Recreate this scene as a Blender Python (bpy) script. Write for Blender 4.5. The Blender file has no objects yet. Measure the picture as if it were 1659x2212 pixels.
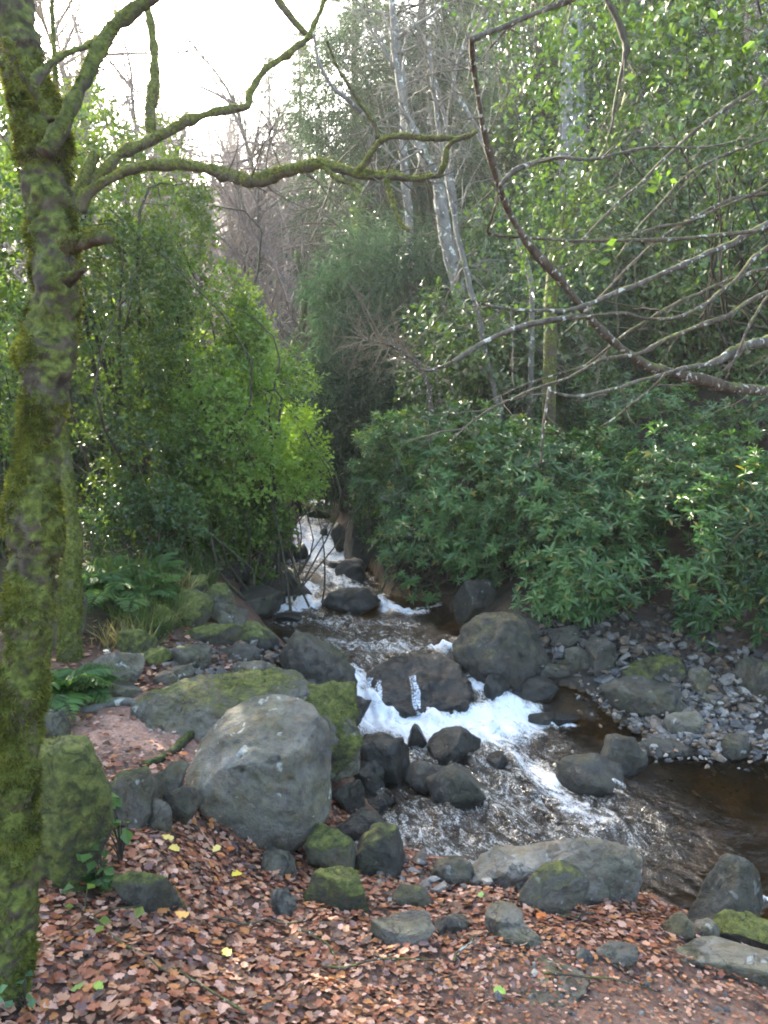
import bpy, bmesh, math, random
import numpy as np
from mathutils import Vector, Matrix, Euler

# ---------------------------------------------------------------- camera, sky, sun, exposure
S = bpy.context.scene
COL = S.collection
EYE = 1.55
PITCH = math.radians(-5.0)
cam_d = bpy.data.cameras.new('camera'); cam = bpy.data.objects.new('camera', cam_d); COL.objects.link(cam)
cam.location = (0, 0, EYE); cam.rotation_euler = (math.pi/2 + PITCH, 0, 0)
cam_d.sensor_fit = 'VERTICAL'; cam_d.sensor_height = 36.0; cam_d.lens = 27.98
cam_d.clip_start = 0.05; cam_d.clip_end = 600
S.camera = cam
SUN_AZ, SUN_EL = math.radians(-32), math.radians(30)       # azimuth from +Y, negative = to the left
world = bpy.data.worlds.new('World'); S.world = world; world.use_nodes = True
wn = world.node_tree.nodes; bg = wn['Background']
sky = wn.new('ShaderNodeTexSky'); sky.sky_type = 'NISHITA'; sky.sun_disc = False
sky.sun_elevation = SUN_EL; sky.sun_rotation = SUN_AZ
sky.air_density = 1.0; sky.dust_density = 3.0; sky.ozone_density = 1.0
world.node_tree.links.new(sky.outputs[0], bg.inputs[0]); bg.inputs[1].default_value = 0.15
sun_d = bpy.data.lights.new('sun', 'SUN'); sun_d.energy = 4.0; sun_d.angle = math.radians(0.5); sun_d.color = (1.0, .91, .78)
sun = bpy.data.objects.new('sun', sun_d); COL.objects.link(sun)
sdir = Vector((math.sin(SUN_AZ)*math.cos(SUN_EL), math.cos(SUN_AZ)*math.cos(SUN_EL), math.sin(SUN_EL)))
sun.rotation_euler = sdir.to_track_quat('Z', 'Y').to_euler(); sun.location = (-6, 10, 12)
S.view_settings.view_transform = 'Standard'; S.view_settings.look = 'None'
S.view_settings.exposure = 3.15; S.view_settings.gamma = 1.0; S.view_settings.use_curve_mapping = False
S.view_settings.use_white_balance = True; S.view_settings.white_balance_temperature = 6850; S.view_settings.white_balance_tint = 6
S.cycles.max_bounces = 7; S.cycles.diffuse_bounces = 3; S.cycles.glossy_bounces = 3
S.cycles.transmission_bounces = 4; S.cycles.transparent_max_bounces = 12; S.cycles.volume_bounces = 1
S.cycles.caustics_reflective = False; S.cycles.caustics_refractive = False
S.cycles.sample_clamp_indirect = 6.0
S.cycles.use_denoising = True
S.render.film_transparent = False
S.cycles.filter_width = 1.9

# ---------------------------------------------------------------- small tools
rng = np.random.default_rng(11)
random.seed(5)
F = 1719.0; CX = 829.5; CY = 1106.0          # the photograph measured on a 1659 x 2212 sheet
_c, _s = math.cos(PITCH), math.sin(PITCH)
def ray(u, v):
    a = (u-CX)/F; b = -(v-CY)/F
    return np.array([a, _c - b*_s, _s + b*_c])
def at(u, v, y):
    d = ray(u, v); return np.array([0, 0, EYE]) + d*(y/d[1])
def to_px(P):
    P = np.atleast_2d(P); x, y, z = P[:, 0], P[:, 1], P[:, 2]-EYE
    dep = y*_c + z*_s; up = -y*_s + z*_c
    return CX + F*x/dep, CY - F*up/dep, dep

def _hash(ix, iy, iz, seed):
    h = (ix*374761393 + iy*668265263 + iz*2147483647 + seed*1274126177) & 0xffffffff
    h = ((h ^ (h >> 13)) * 1274126177) & 0xffffffff
    h = ((h ^ (h >> 16)) * 2246822519) & 0xffffffff
    return ((h ^ (h >> 15)) & 0xffffff) / float(0xffffff)
def vnoise(P, seed=0):
    P = np.asarray(P, float)
    if P.shape[1] == 2: P = np.column_stack([P, np.zeros(len(P))])
    i = np.floor(P).astype(np.int64); f = P - i; f = f*f*f*(f*(f*6-15)+10)
    r = 0
    for dx in (0, 1):
        wx = f[:, 0] if dx else 1-f[:, 0]
        for dy in (0, 1):
            wy = f[:, 1] if dy else 1-f[:, 1]
            for dz in (0, 1):
                wz = f[:, 2] if dz else 1-f[:, 2]
                r = r + wx*wy*wz*_hash(i[:, 0]+dx, i[:, 1]+dy, i[:, 2]+dz, seed)
    return r*2-1
def fbm(P, octv=4, seed=0, gain=.5, lac=2.03):
    P = np.asarray(P, float); a = 1.0; r = 0; n = 0
    for k in range(octv):
        r = r + a*vnoise(P*(lac**k), seed+k*17); n += a; a *= gain
    return r/n*1.6
def sstep(a, b, x):
    t = np.clip((x-a)/(b-a), 0, 1); return t*t*(3-2*t)
def nrm(A):
    return A/np.maximum(np.linalg.norm(A, axis=-1, keepdims=True), 1e-9)

def mesh_np(name, parts, smooth=False):
    """parts: list of (V (n,3), F (m,k), C (m,3) | (3,) | None) -> mesh with a per-face colour attribute col"""
    Vs, Ls, St, Cs = [], [], [], []; off = 0; lo = 0
    for V, Fc, C in parts:
        V = np.asarray(V, np.float32); Fc = np.asarray(Fc, np.int64)
        if len(Fc) == 0: continue
        Vs.append(V); Ls.append((Fc+off).ravel()); k = Fc.shape[1]
        St.append(lo + np.arange(len(Fc))*k); lo += Fc.size
        if C is None: C = (.5, .5, .5)
        C = np.asarray(C, np.float32)
        if C.ndim == 1: C = np.tile(C, (len(Fc), 1))
        Cs.append(C); off += len(V)
    V = np.concatenate(Vs); L = np.concatenate(Ls).astype(np.int32); st = np.concatenate(St).astype(np.int32); C = np.concatenate(Cs)
    me = bpy.data.meshes.new(name)
    me.vertices.add(len(V)); me.vertices.foreach_set('co', V.ravel())
    me.loops.add(len(L)); me.loops.foreach_set('vertex_index', L)
    me.polygons.add(len(st)); me.polygons.foreach_set('loop_start', st)
    me.update(calc_edges=True)
    at_ = me.attributes.new('col', 'FLOAT_COLOR', 'FACE')
    at_.data.foreach_set('color', np.column_stack([C, np.ones(len(C))]).astype(np.float32).ravel())
    me.polygons.foreach_set('use_smooth', np.full(len(st), smooth))
    return me
def link(name, me, mat=None, parent=None, kind=None):
    o = bpy.data.objects.new(name, me); COL.objects.link(o)
    if mat is not None and me is not None and not me.materials: me.materials.append(mat)
    if parent is not None: o.parent = parent
    if kind: o['kind'] = kind
    return o
def part(name, parts, mat, parent=None, smooth=False, kind=None):
    return link(name, mesh_np(name, parts, smooth), mat, parent, kind)
def tag(o, label, cat, group=None):
    o['label'] = label; o['category'] = cat
    if group: o['group'] = group
    return o
def thing(name, label, cat, loc=(0, 0, 0), rz=0.0, group=None):
    o = bpy.data.objects.new(name, None); COL.objects.link(o); o.empty_display_size = .1
    o.location = [float(q) for q in loc]; o.rotation_euler = (0, 0, rz)
    return tag(o, label, cat, group)
def copy_tree(o, parent=None):
    c = o.copy(); COL.objects.link(c)
    if parent is not None: c.parent = parent
    for ch in list(o.children): copy_tree(ch, c)
    return c

def catmull(pts, sub=6):
    P = np.asarray(pts, float)
    if len(P) < 3: 
        t = np.linspace(0, 1, sub+1)[:, None]; return P[0]*(1-t)+P[-1]*t
    Q = np.vstack([2*P[0]-P[1], P, 2*P[-1]-P[-2]]); out = []
    for i in range(1, len(Q)-2):
        a, b, c, d = Q[i-1], Q[i], Q[i+1], Q[i+2]
        for t in np.linspace(0, 1, sub, endpoint=False):
            out.append(.5*((2*b)+(c-a)*t+(2*a-5*b+4*c-d)*t*t+(-a+3*b-3*c+d)*t**3))
    out.append(P[-1]); return np.array(out)
def tube(P, R, n=8, lump=0.0, seed=0, cap=True):
    """polyline -> (V, F quads) closed at the ends by shrinking"""
    P = np.asarray(P, float); R = np.broadcast_to(np.asarray(R, float), (len(P),)).copy()
    T = nrm(np.gradient(P, axis=0))
    ref = np.array([0, 0, 1.0]) if abs(T[0][2]) < .9 else np.array([1.0, 0, 0])
    U = np.zeros_like(P); u = np.cross(T[0], ref); u /= np.linalg.norm(u)
    for i in range(len(P)):
        u = u - T[i]*np.dot(u, T[i]); u = u/max(np.linalg.norm(u), 1e-9); U[i] = u
    W = np.cross(T, U)
    if cap:
        P = np.vstack([P[:1], P, P[-1:]]); R = np.concatenate([[1e-4], R, [1e-4]]); U = np.vstack([U[:1], U, U[-1:]]); W = np.vstack([W[:1], W, W[-1:]])
    a = np.arange(n)*2*math.pi/n
    D = U[:, None]*np.cos(a)[None, :, None] + W[:, None]*np.sin(a)[None, :, None]
    Rr = np.repeat(R[:, None], n, 1)
    if lump:
        q = (P[:, None]+D*R[:, None, None]).reshape(-1, 3)
        Rr = Rr*(1+lump*fbm(q/(R.max()*1.3), 3, seed).reshape(Rr.shape))
    V = (P[:, None] + D*Rr[:, :, None]).reshape(-1, 3)
    m = len(P); i = np.arange(m-1)[:, None]*n; j = np.arange(n)[None]; jn = (j+1) % n
    Fq = np.stack([i+j, i+jn, i+n+jn, i+n+j], -1).reshape(-1, 4)
    return V, Fq

# leaf templates: x across, y along the leaf, z out of its face
T_DIAMOND = (np.array([[0, 0, 0], [.30, .45, .10], [0, 1, -.04], [-.30, .45, .10]]), np.array([[0, 1, 2], [0, 2, 3]]))
T_LANCE = (np.array([[0, 0, 0], [.13, .3, .05], [.14, .65, .04], [0, 1, -.10], [-.14, .65, .04], [-.13, .3, .05]]), np.array([[0, 1, 2, 3], [0, 3, 4, 5]]))
T_NEEDLE = (np.array([[0, 0, 0], [.06, .35, .02], [0, 1, -.16], [-.06, .35, .02]]), np.array([[0, 1, 2], [0, 2, 3]]))
T_BLADE = (np.array([[-.06, 0, 0], [.06, 0, 0], [0, 1, 0]]), np.array([[0, 1, 2]]))
def leaves(tm, P, A, N, Sz, C, wid=None):
    tv, tf = tm; n = len(P); k = len(tv)
    A = nrm(A); X = nrm(np.cross(A, N)); Z = np.cross(X, A)
    sx = Sz if wid is None else Sz*wid
    V = P[:, None] + (tv[:, 0][None, :, None]*X[:, None])*sx[:, None, None] + (tv[:, 1][None, :, None]*A[:, None] + tv[:, 2][None, :, None]*Z[:, None])*Sz[:, None, None]
    Fc = (tf[None] + (np.arange(n)*k)[:, None, None]).reshape(-1, tf.shape[1])
    return V.reshape(-1, 3), Fc, np.repeat(C, len(tf), 0)
def rdir(n, r=None):
    r = r or rng; return nrm(r.normal(size=(n, 3)))

# ---------------------------------------------------------------- materials
def new_mat(name):
    m = bpy.data.materials.new(name); m.use_nodes = True; nt = m.node_tree
    for q in list(nt.nodes):
        if q.type != 'OUTPUT_MATERIAL': nt.nodes.remove(q)
    out = [q for q in nt.nodes if q.type == 'OUTPUT_MATERIAL'][0]
    def N(t, **kw):
        q = nt.nodes.new(t)
        for k, v in kw.items(): setattr(q, k, v)
        return q
    def Lk(a, b): nt.links.new(a, b)
    return m, N, Lk, out
def math_n(N, Lk, op, a, b=None):
    q = N('ShaderNodeMath', operation=op)
    for i, x in enumerate((a, b)):
        if x is None: continue
        if isinstance(x, (int, float)): q.inputs[i].default_value = x
        else: Lk(x, q.inputs[i])
    return q.outputs[0]
def mix_c(N, Lk, fac, a, b, mode='MIX'):
    q = N('ShaderNodeMix', data_type='RGBA', blend_type=mode)
    for sck, x in ((q.inputs[0], fac), (q.inputs[6], a), (q.inputs[7], b)):
        if isinstance(x, (int, float)): sck.default_value = x
        elif isinstance(x, tuple): sck.default_value = (*x, 1)
        else: Lk(x, sck)
    return q.outputs[2]
def noise_n(N, Lk, scale, detail=4, rough=.55, vec=None, dist=0.0):
    q = N('ShaderNodeTexNoise'); q.inputs['Scale'].default_value = scale; q.inputs['Detail'].default_value = detail
    q.inputs['Roughness'].default_value = rough; q.inputs['Distortion'].default_value = dist
    if vec is not None: Lk(vec, q.inputs['Vector'])
    return q
def ramp_n(N, Lk, fac, stops):
    q = N('ShaderNodeValToRGB'); e = q.color_ramp.elements
    while len(e) < len(stops): e.new(.5)
    for el, (p, c) in zip(e, stops): el.position = p; el.color = (*c, 1) if len(c) == 3 else c
    Lk(fac, q.inputs[0]); return q.outputs[0]

def leaf_mat(name, rough=.35, spec=.5, trans=.3, tcol=(1.5, 1.5, .6), var=.35, bump=0.0):
    m, N, Lk, out = new_mat(name)
    a = N('ShaderNodeAttribute', attribute_name='col'); oi = N('ShaderNodeObjectInfo')
    v = N('ShaderNodeMapRange'); Lk(oi.outputs['Random'], v.inputs[0]); v.inputs[3].default_value = 1-var; v.inputs[4].default_value = 1+var*.6
    c = mix_c(N, Lk, 1.0, a.outputs['Color'], v.outputs[0], 'MULTIPLY')
    p = N('ShaderNodeBsdfPrincipled'); Lk(c, p.inputs['Base Color']); p.inputs['Roughness'].default_value = rough
    p.inputs['Specular IOR Level'].default_value = spec
    if trans > 0:
        t = N('ShaderNodeBsdfTranslucent'); Lk(mix_c(N, Lk, 1.0, c, tcol, 'MULTIPLY'), t.inputs[0])
        x = N('ShaderNodeMixShader'); x.inputs[0].default_value = trans; Lk(p.outputs[0], x.inputs[1]); Lk(t.outputs[0], x.inputs[2]); Lk(x.outputs[0], out.inputs[0])
    else: Lk(p.outputs[0], out.inputs[0])
    return m

def rock_mat():
    m, N, Lk, out = new_mat('weathered_rock')
    tc = N('ShaderNodeTexCoord'); geo = N('ShaderNodeNewGeometry'); oi = N('ShaderNodeObjectInfo')
    vadd = N('ShaderNodeVectorMath', operation='ADD'); Lk(geo.outputs['Position'], vadd.inputs[0])
    pos = geo.outputs['Position']
    def ob(n): 
        q = N('ShaderNodeAttribute', attribute_type='OBJECT', attribute_name=n); return q.outputs['Fac']
    moss, wet, tone = ob('moss'), ob('wet'), ob('tone')
    n1 = noise_n(N, Lk, 3.2, 8, .62, pos, .6); n2 = noise_n(N, Lk, 26, 6, .68, pos); n3 = noise_n(N, Lk, 7.5, 6, .6, pos, 1.2)
    n4 = noise_n(N, Lk, 95, 4, .6, pos)
    base = ramp_n(N, Lk, n1.outputs[0], [(.28, (.040, .037, .030)), (.45, (.094, .087, .073)), (.58, (.136, .126, .107)), (.75, (.22, .204, .176))])
    warm = ramp_n(N, Lk, n3.outputs[0], [(.45, (1, 1, 1)), (.68, (.95, .80, .60))])
    base = mix_c(N, Lk, 1.0, base, warm, 'MULTIPLY')
    spk = ramp_n(N, Lk, n2.outputs[0], [(.30, (.55, .55, .55)), (.5, (1, 1, 1)), (.72, (1.35, 1.33, 1.28))])
    base = mix_c(N, Lk, .85, base, spk, 'MULTIPLY')
    alg = ramp_n(N, Lk, noise_n(N, Lk, 4.5, 5, .65, pos, .8).outputs[0], [(.42, (1, 1, 1)), (.62, (.80, .84, .52))])
    base = mix_c(N, Lk, ob('algae'), base, alg, 'MULTIPLY')
    wd_ = math_n(N, Lk, 'SUBTRACT', 1.0, math_n(N, Lk, 'MULTIPLY', wet, .66)); tone = math_n(N, Lk, 'MULTIPLY', tone, wd_)
    tn = N('ShaderNodeCombineXYZ'); [Lk(tone, tn.inputs[i]) for i in range(3)]
    base = mix_c(N, Lk, 1.0, base, tn.outputs[0], 'MULTIPLY')
    # pale lichen spots
    lich = ramp_n(N, Lk, noise_n(N, Lk, 14, 3, .5, pos, .3).outputs[0], [(.66, (0, 0, 0)), (.70, (1, 1, 1))])
    lw = math_n(N, Lk, 'MULTIPLY', lich, math_n(N, Lk, 'SUBTRACT', .55, wet))
    base = mix_c(N, Lk, lw, base, (.40, .41, .37))
    # moss: upward faces and noise
    sep = N('ShaderNodeSeparateXYZ'); Lk(geo.outputs['Normal'], sep.inputs[0])
    mm = math_n(N, Lk, 'MULTIPLY', sep.outputs[2], .34)
    mm = math_n(N, Lk, 'ADD', mm, math_n(N, Lk, 'MULTIPLY', n1.outputs[0], .85))
    mm = math_n(N, Lk, 'ADD', mm, math_n(N, Lk, 'MULTIPLY', n2.outputs[0], .40))
    mm = math_n(N, Lk, 'ADD', mm, math_n(N, Lk, 'MULTIPLY', moss, 1.0))
    mf = N('ShaderNodeMapRange'); mf.interpolation_type = 'SMOOTHSTEP'; Lk(mm, mf.inputs[0]); mf.inputs[1].default_value = 1.18; mf.inputs[2].default_value = 1.42
    mcol = ramp_n(N, Lk, n2.outputs[0], [(.3, (.030, .036, .008)), (.5, (.078, .088, .018)), (.7, (.16, .165, .035))])
    mcol = mix_c(N, Lk, n3.outputs[0], mcol, (.12, .105, .045), 'MIX') if False else mcol
    col = mix_c(N, Lk, mf.outputs[0], base, mcol)
    p = N('ShaderNodeBsdfPrincipled'); Lk(col, p.inputs['Base Color'])
    # damp band along the waterline
    sp2 = N('ShaderNodeSeparateXYZ'); Lk(pos, sp2.inputs[0]); hgt = math_n(N, Lk, 'SUBTRACT', sp2.outputs[2], ob('waterline')); hgt = math_n(N, Lk, 'ADD', hgt, math_n(N, Lk, 'MULTIPLY', math_n(N, Lk, 'SUBTRACT', n3.outputs[0], .5), .10))
    db = N('ShaderNodeMapRange'); db.interpolation_type = 'SMOOTHSTEP'; Lk(hgt, db.inputs[0]); db.inputs[1].default_value = .03; db.inputs[2].default_value = .075; db.inputs[3].default_value = 1; db.inputs[4].default_value = 0
    col = mix_c(N, Lk, math_n(N, Lk, 'MULTIPLY', db.outputs[0], .62), col, (.012, .011, .009)); Lk(col, p.inputs['Base Color'])
    wet = math_n(N, Lk, 'MAXIMUM', wet, math_n(N, Lk, 'MULTIPLY', db.outputs[0], .9))
    rg = math_n(N, Lk, 'SUBTRACT', .88, math_n(N, Lk, 'MULTIPLY', wet, .62))
    rg = math_n(N, Lk, 'ADD', rg, math_n(N, Lk, 'MULTIPLY', n4.outputs[0], .14)); Lk(rg, p.inputs['Roughness'])
    h = math_n(N, Lk, 'ADD', math_n(N, Lk, 'MULTIPLY', n2.outputs[0], .5), math_n(N, Lk, 'MULTIPLY', n4.outputs[0], .22))
    h = math_n(N, Lk, 'ADD', h, math_n(N, Lk, 'MULTIPLY', n1.outputs[0], .9))
    vo = N('ShaderNodeTexVoronoi'); vo.feature = 'DISTANCE_TO_EDGE'; vo.inputs['Scale'].default_value = 4.5
    vv = N('ShaderNodeVectorMath', operation='ADD'); Lk(pos, vv.inputs[0]); nsc = N('ShaderNodeVectorMath', operation='SCALE'); Lk(n3.outputs['Color'], nsc.inputs[0]); nsc.inputs[3].default_value = .35; Lk(nsc.outputs[0], vv.inputs[1]); Lk(vv.outputs[0], vo.inputs['Vector'])
    ck = N('ShaderNodeMapRange'); Lk(vo.outputs['Distance'], ck.inputs[0]); ck.inputs[1].default_value = 0; ck.inputs[2].default_value = .035
    h = math_n(N, Lk, 'ADD', h, math_n(N, Lk, 'MULTIPLY', math_n(N, Lk, 'MULTIPLY', ck.outputs[0], ob('crack')), .35))
    h = math_n(N, Lk, 'ADD', h, math_n(N, Lk, 'MULTIPLY', mf.outputs[0], .45))
    b = N('ShaderNodeBump'); b.inputs['Strength'].default_value = .95; b.inputs['Distance'].default_value = .038; Lk(h, b.inputs['Height']); Lk(b.outputs[0], p.inputs['Normal'])
    Lk(p.outputs[0], out.inputs[0]); return m

def bark_mat(name, c0, c1, c2, scale=18, moss=(0, 0, 0), mossf=0.0, lich=0.0, stretch=.45):
    m, N, Lk, out = new_mat(name)
    geo = N('ShaderNodeNewGeometry'); mp = N('ShaderNodeMapping'); Lk(geo.outputs['Position'], mp.inputs[0]); mp.inputs['Scale'].default_value = (1, 1, stretch)
    n1 = noise_n(N, Lk, scale, 6, .65, mp.outputs[0], .5); n2 = noise_n(N, Lk, scale*4.5, 4, .6, mp.outputs[0]); n3 = noise_n(N, Lk, scale*.35, 4, .6, geo.outputs['Position'], .4)
    col = ramp_n(N, Lk, n1.outputs[0], [(.3, c0), (.5, c1), (.72, c2)])
    if lich > 0:
        l = ramp_n(N, Lk, noise_n(N, Lk, scale*1.3, 3, .5, geo.outputs['Position']).outputs[0], [(.62-lich*.12, (0, 0, 0)), (.66-lich*.1, (1, 1, 1))])
        col = mix_c(N, Lk, l, col, (.42, .43, .38))
    if mossf > 0:
        sep = N('ShaderNodeSeparateXYZ'); Lk(geo.outputs['Normal'], sep.inputs[0])
        f = math_n(N, Lk, 'ADD', n3.outputs[0], math_n(N, Lk, 'MULTIPLY', sep.outputs[2], .28))
        f = math_n(N, Lk, 'ADD', f, math_n(N, Lk, 'MULTIPLY', n2.outputs[0], .25))
        mr = N('ShaderNodeMapRange'); Lk(f, mr.inputs[0]); mr.inputs[1].default_value = .86-mossf*.5; mr.inputs[2].default_value = 1.0-mossf*.5
        n5 = noise_n(N, Lk, 42, 4, .65, geo.outputs['Position'], .6)
        mc = ramp_n(N, Lk, n5.outputs[0], [(.32, tuple(q*.28 for q in moss)), (.5, moss), (.68, tuple(q*1.9 for q in moss))])
        col = mix_c(N, Lk, mr.outputs[0], col, mc)
    p = N('ShaderNodeBsdfPrincipled'); Lk(col, p.inputs['Base Color']); p.inputs['Roughness'].default_value = .85; p.inputs['Specular IOR Level'].default_value = .3
    b = N('ShaderNodeBump'); b.inputs['Strength'].default_value = .8; b.inputs['Distance'].default_value = .012
    Lk(math_n(N, Lk, 'ADD', n1.outputs[0], math_n(N, Lk, 'MULTIPLY', n2.outputs[0], .5)), b.inputs['Height']); Lk(b.outputs[0], p.inputs['Normal'])
    Lk(p.outputs[0], out.inputs[0]); return m

def ground_mat():
    m, N, Lk, out = new_mat('forest_floor')
    a = N('ShaderNodeAttribute', attribute_name='zone'); geo = N('ShaderNodeNewGeometry'); pos = geo.outputs['Position']
    n1 = noise_n(N, Lk, 9, 8, .65, pos, .5); n2 = noise_n(N, Lk, 55, 6, .7, pos); n3 = noise_n(N, Lk, 2.2, 4, .6, pos)
    k = ramp_n(N, Lk, n1.outputs[0], [(.28, (.5, .5, .5)), (.5, (1, 1, 1)), (.75, (1.5, 1.45, 1.4))])
    k2 = ramp_n(N, Lk, n2.outputs[0], [(.3, (.6, .58, .55)), (.5, (1, 1, 1)), (.72, (1.5, 1.45, 1.35))])
    c = mix_c(N, Lk, 1.0, mix_c(N, Lk, 1.0, a.outputs['Color'], k, 'MULTIPLY'), k2, 'MULTIPLY')
    p = N('ShaderNodeBsdfPrincipled'); Lk(c, p.inputs['Base Color']); p.inputs['Roughness'].default_value = .9; p.inputs['Specular IOR Level'].default_value = .25
    b = N('ShaderNodeBump'); b.inputs['Strength'].default_value = .7; b.inputs['Distance'].default_value = .02
    Lk(math_n(N, Lk, 'ADD', n1.outputs[0], math_n(N, Lk, 'MULTIPLY', n2.outputs[0], .6)), b.inputs['Height']); Lk(b.outputs[0], p.inputs['Normal'])
    Lk(p.outputs[0], out.inputs[0]); return m

def water_mat():
    m, N, Lk, out = new_mat('peaty_water')
    geo = N('ShaderNodeNewGeometry'); a = N('ShaderNodeAttribute', attribute_name='foam_glitter'); r_ = N('ShaderNodeAttribute', attribute_name='ripple')
    pos = geo.outputs['Position']
    mp = N('ShaderNodeMapping'); Lk(pos, mp.inputs[0]); mp.inputs['Scale'].default_value = (1, .8, 1)
    n1 = noise_n(N, Lk, 24, 3, .6, mp.outputs[0], .8); n2 = noise_n(N, Lk, 75, 2, .5, mp.outputs[0], .4)
    h = math_n(N, Lk, 'ADD', n1.outputs[0], math_n(N, Lk, 'MULTIPLY', n2.outputs[0], .3))
    b = N('ShaderNodeBump'); b.inputs['Distance'].default_value = .06; Lk(h, b.inputs['Height'])
    st = N('ShaderNodeMapRange'); Lk(r_.outputs['Fac'], st.inputs[0]); st.inputs[3].default_value = .12; st.inputs[4].default_value = 1.0; Lk(st.outputs[0], b.inputs['Strength'])
    tr = N('ShaderNodeBsdfTransparent'); tr.inputs[0].default_value = (.70, .54, .29, 1)
    body = N('ShaderNodeBsdfPrincipled'); body.inputs['Base Color'].default_value = (.016, .010, .004, 1); body.inputs['Roughness'].default_value = .6; body.inputs['Specular IOR Level'].default_value = 0
    under = N('ShaderNodeMixShader'); under.inputs[0].default_value = .14; Lk(tr.outputs[0], under.inputs[1]); Lk(body.outputs[0], under.inputs[2])
    gl = N('ShaderNodeBsdfGlossy'); gl.inputs['Roughness'].default_value = .06; Lk(b.outputs[0], gl.inputs['Normal'])
    fr = N('ShaderNodeFresnel'); fr.inputs[0].default_value = 1.5; Lk(b.outputs[0], fr.inputs['Normal'])
    w = N('ShaderNodeMixShader'); Lk(fr.outputs[0], w.inputs[0]); Lk(under.outputs[0], w.inputs[1]); Lk(gl.outputs[0], w.inputs[2])
    # white water where the flow breaks, plus tan sky glitter painted on ripples
    mp2 = N('ShaderNodeMapping'); mp2.vector_type = 'TEXTURE'; Lk(pos, mp2.inputs[0]); mp2.inputs['Rotation'].default_value = (0, 0, math.radians(28)); mp2.inputs['Scale'].default_value = (.75, 1.7, 1)
    nf = noise_n(N, Lk, 46, 4, .62, mp2.outputs[0], 2.4); nf2 = noise_n(N, Lk, 9, 4, .6, mp2.outputs[0], 1.5)
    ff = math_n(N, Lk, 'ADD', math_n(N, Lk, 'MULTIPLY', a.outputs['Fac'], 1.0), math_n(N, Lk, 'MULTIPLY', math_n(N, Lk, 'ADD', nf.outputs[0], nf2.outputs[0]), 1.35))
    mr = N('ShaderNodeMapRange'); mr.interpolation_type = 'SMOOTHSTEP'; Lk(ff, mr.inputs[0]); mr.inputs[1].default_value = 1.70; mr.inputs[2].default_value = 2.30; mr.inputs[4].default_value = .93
    fo = N('ShaderNodeBsdfPrincipled'); Lk(ramp_n(N, Lk, a.outputs['Fac'], [(.30, (.66, .56, .42)), (.62, (.72, .71, .69)), (.9, (.76, .79, .83))]), fo.inputs['Base Color']); fo.inputs['Roughness'].default_value = .45  # tan low end paints reflected sky glitter as well as peaty foam
    b2 = N('ShaderNodeBump'); b2.inputs['Strength'].default_value = .5; b2.inputs['Distance'].default_value = .03; Lk(nf.outputs[0], b2.inputs['Height']); Lk(b2.outputs[0], fo.inputs['Normal'])
    fin = N('ShaderNodeMixShader'); Lk(mr.outputs[0], fin.inputs[0]); Lk(w.outputs[0], fin.inputs[1]); Lk(fo.outputs[0], fin.inputs[2])
    Lk(fin.outputs[0], out.inputs[0]); return m

M_ROCK = rock_mat(); M_GROUND = ground_mat(); M_WATER = water_mat()
M_MOSS = leaf_mat('moss_cushion', .8, .15, .30, (1.4, 1.4, .7), .15)
M_HOLLY = leaf_mat('glossy_evergreen_leaf', .34, .5, .38, (1.7, 1.7, .5), .3)
M_RHODO = leaf_mat('rhododendron_leaf', .42, .5, .24, (1.4, 1.6, .6), .25)
M_CONIF = leaf_mat('conifer_needle', .55, .35, .2, (1.1, 1.3, .9), .3)
M_SOFT = leaf_mat('soft_green_leaf', .5, .4, .5, (1.5, 1.6, .5), .2)
M_DRY = leaf_mat('dry_fallen_leaf', .6, .4, .15, (1.3, 1.0, .7), .12)
M_TWIG = leaf_mat('bare_twig', .8, .2, .0, var=.3)
M_BARKMOSS = bark_mat('mossy_bark', (.022, .017, .012), (.060, .047, .034), (.12, .10, .078), 20, (.068, .078, .014), .68, 0, .9)
M_BARKMOSS2 = bark_mat('bright_mossy_bark', (.030, .024, .015), (.075, .062, .04), (.13, .115, .08), 24, (.075, .085, .015), .8, 0, .8)
M_BARK = bark_mat('brown_bark', (.028, .020, .014), (.075, .056, .040), (.15, .125, .10), 30, (.08, .09, .02), .18, .15)
M_BARKPALE = bark_mat('pale_lichen_bark', (.06, .054, .047), (.135, .127, .115), (.225, .213, .196), 10, (.09, .10, .03), .15, .25)
M_BARKDARK = bark_mat('dark_stem_bark', (.018, .014, .010), (.045, .036, .026), (.09, .075, .058), 25, (.05, .06, .015), .35)

# ---------------------------------------------------------------- stream level, banks and valley as one height function
WY = np.array([-12, 2.5, 4.2, 5.0, 5.6, 5.95, 6.2, 6.6, 7.0, 8.6, 9.2, 9.8, 11, 11.5, 13.2, 17, 20, 30, 60.])
WZ = np.array([-.80, -.76, -.75, -.69, -.62, -.58, -.44, -.28, -.26, -.23, -.20, -.12, -.06, -.03, .18, .34, .5, 1.6, 6.0])
def W(y): return np.interp(y, WY, WZ)
def on_water(u, v):
    d = ray(u, v); lo, hi = 1.0, 40.0
    t = np.linspace(1, 40, 4000); z = EYE + d[2]*t; y = d[1]*t
    k = np.argmax(z < W(y)) if (z < W(y)).any() else len(t)-1
    return np.array([d[0]*t[k], y[k]])
edge_px = [(1659, 2040), (1480, 1985), (1390, 1950), (1180, 1900), (1000, 1880), (870, 1850), (830, 1790), (770, 1720), (780, 1640), (770, 1580), (700, 1510), (680, 1480), (600, 1400),
           (560, 1340), (550, 1300), (540, 1245), (575, 1210), (622, 1190), (640, 1150), (650, 1085)]
edge_px2 = [(718, 1085), (722, 1110), (732, 1160), (790, 1215), (835, 1285), (940, 1300), (965, 1310), (1010, 1350), (1060, 1440), (1200, 1480), (1270, 1500), (1385, 1590), (1400, 1625), (1659, 1628)]
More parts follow.
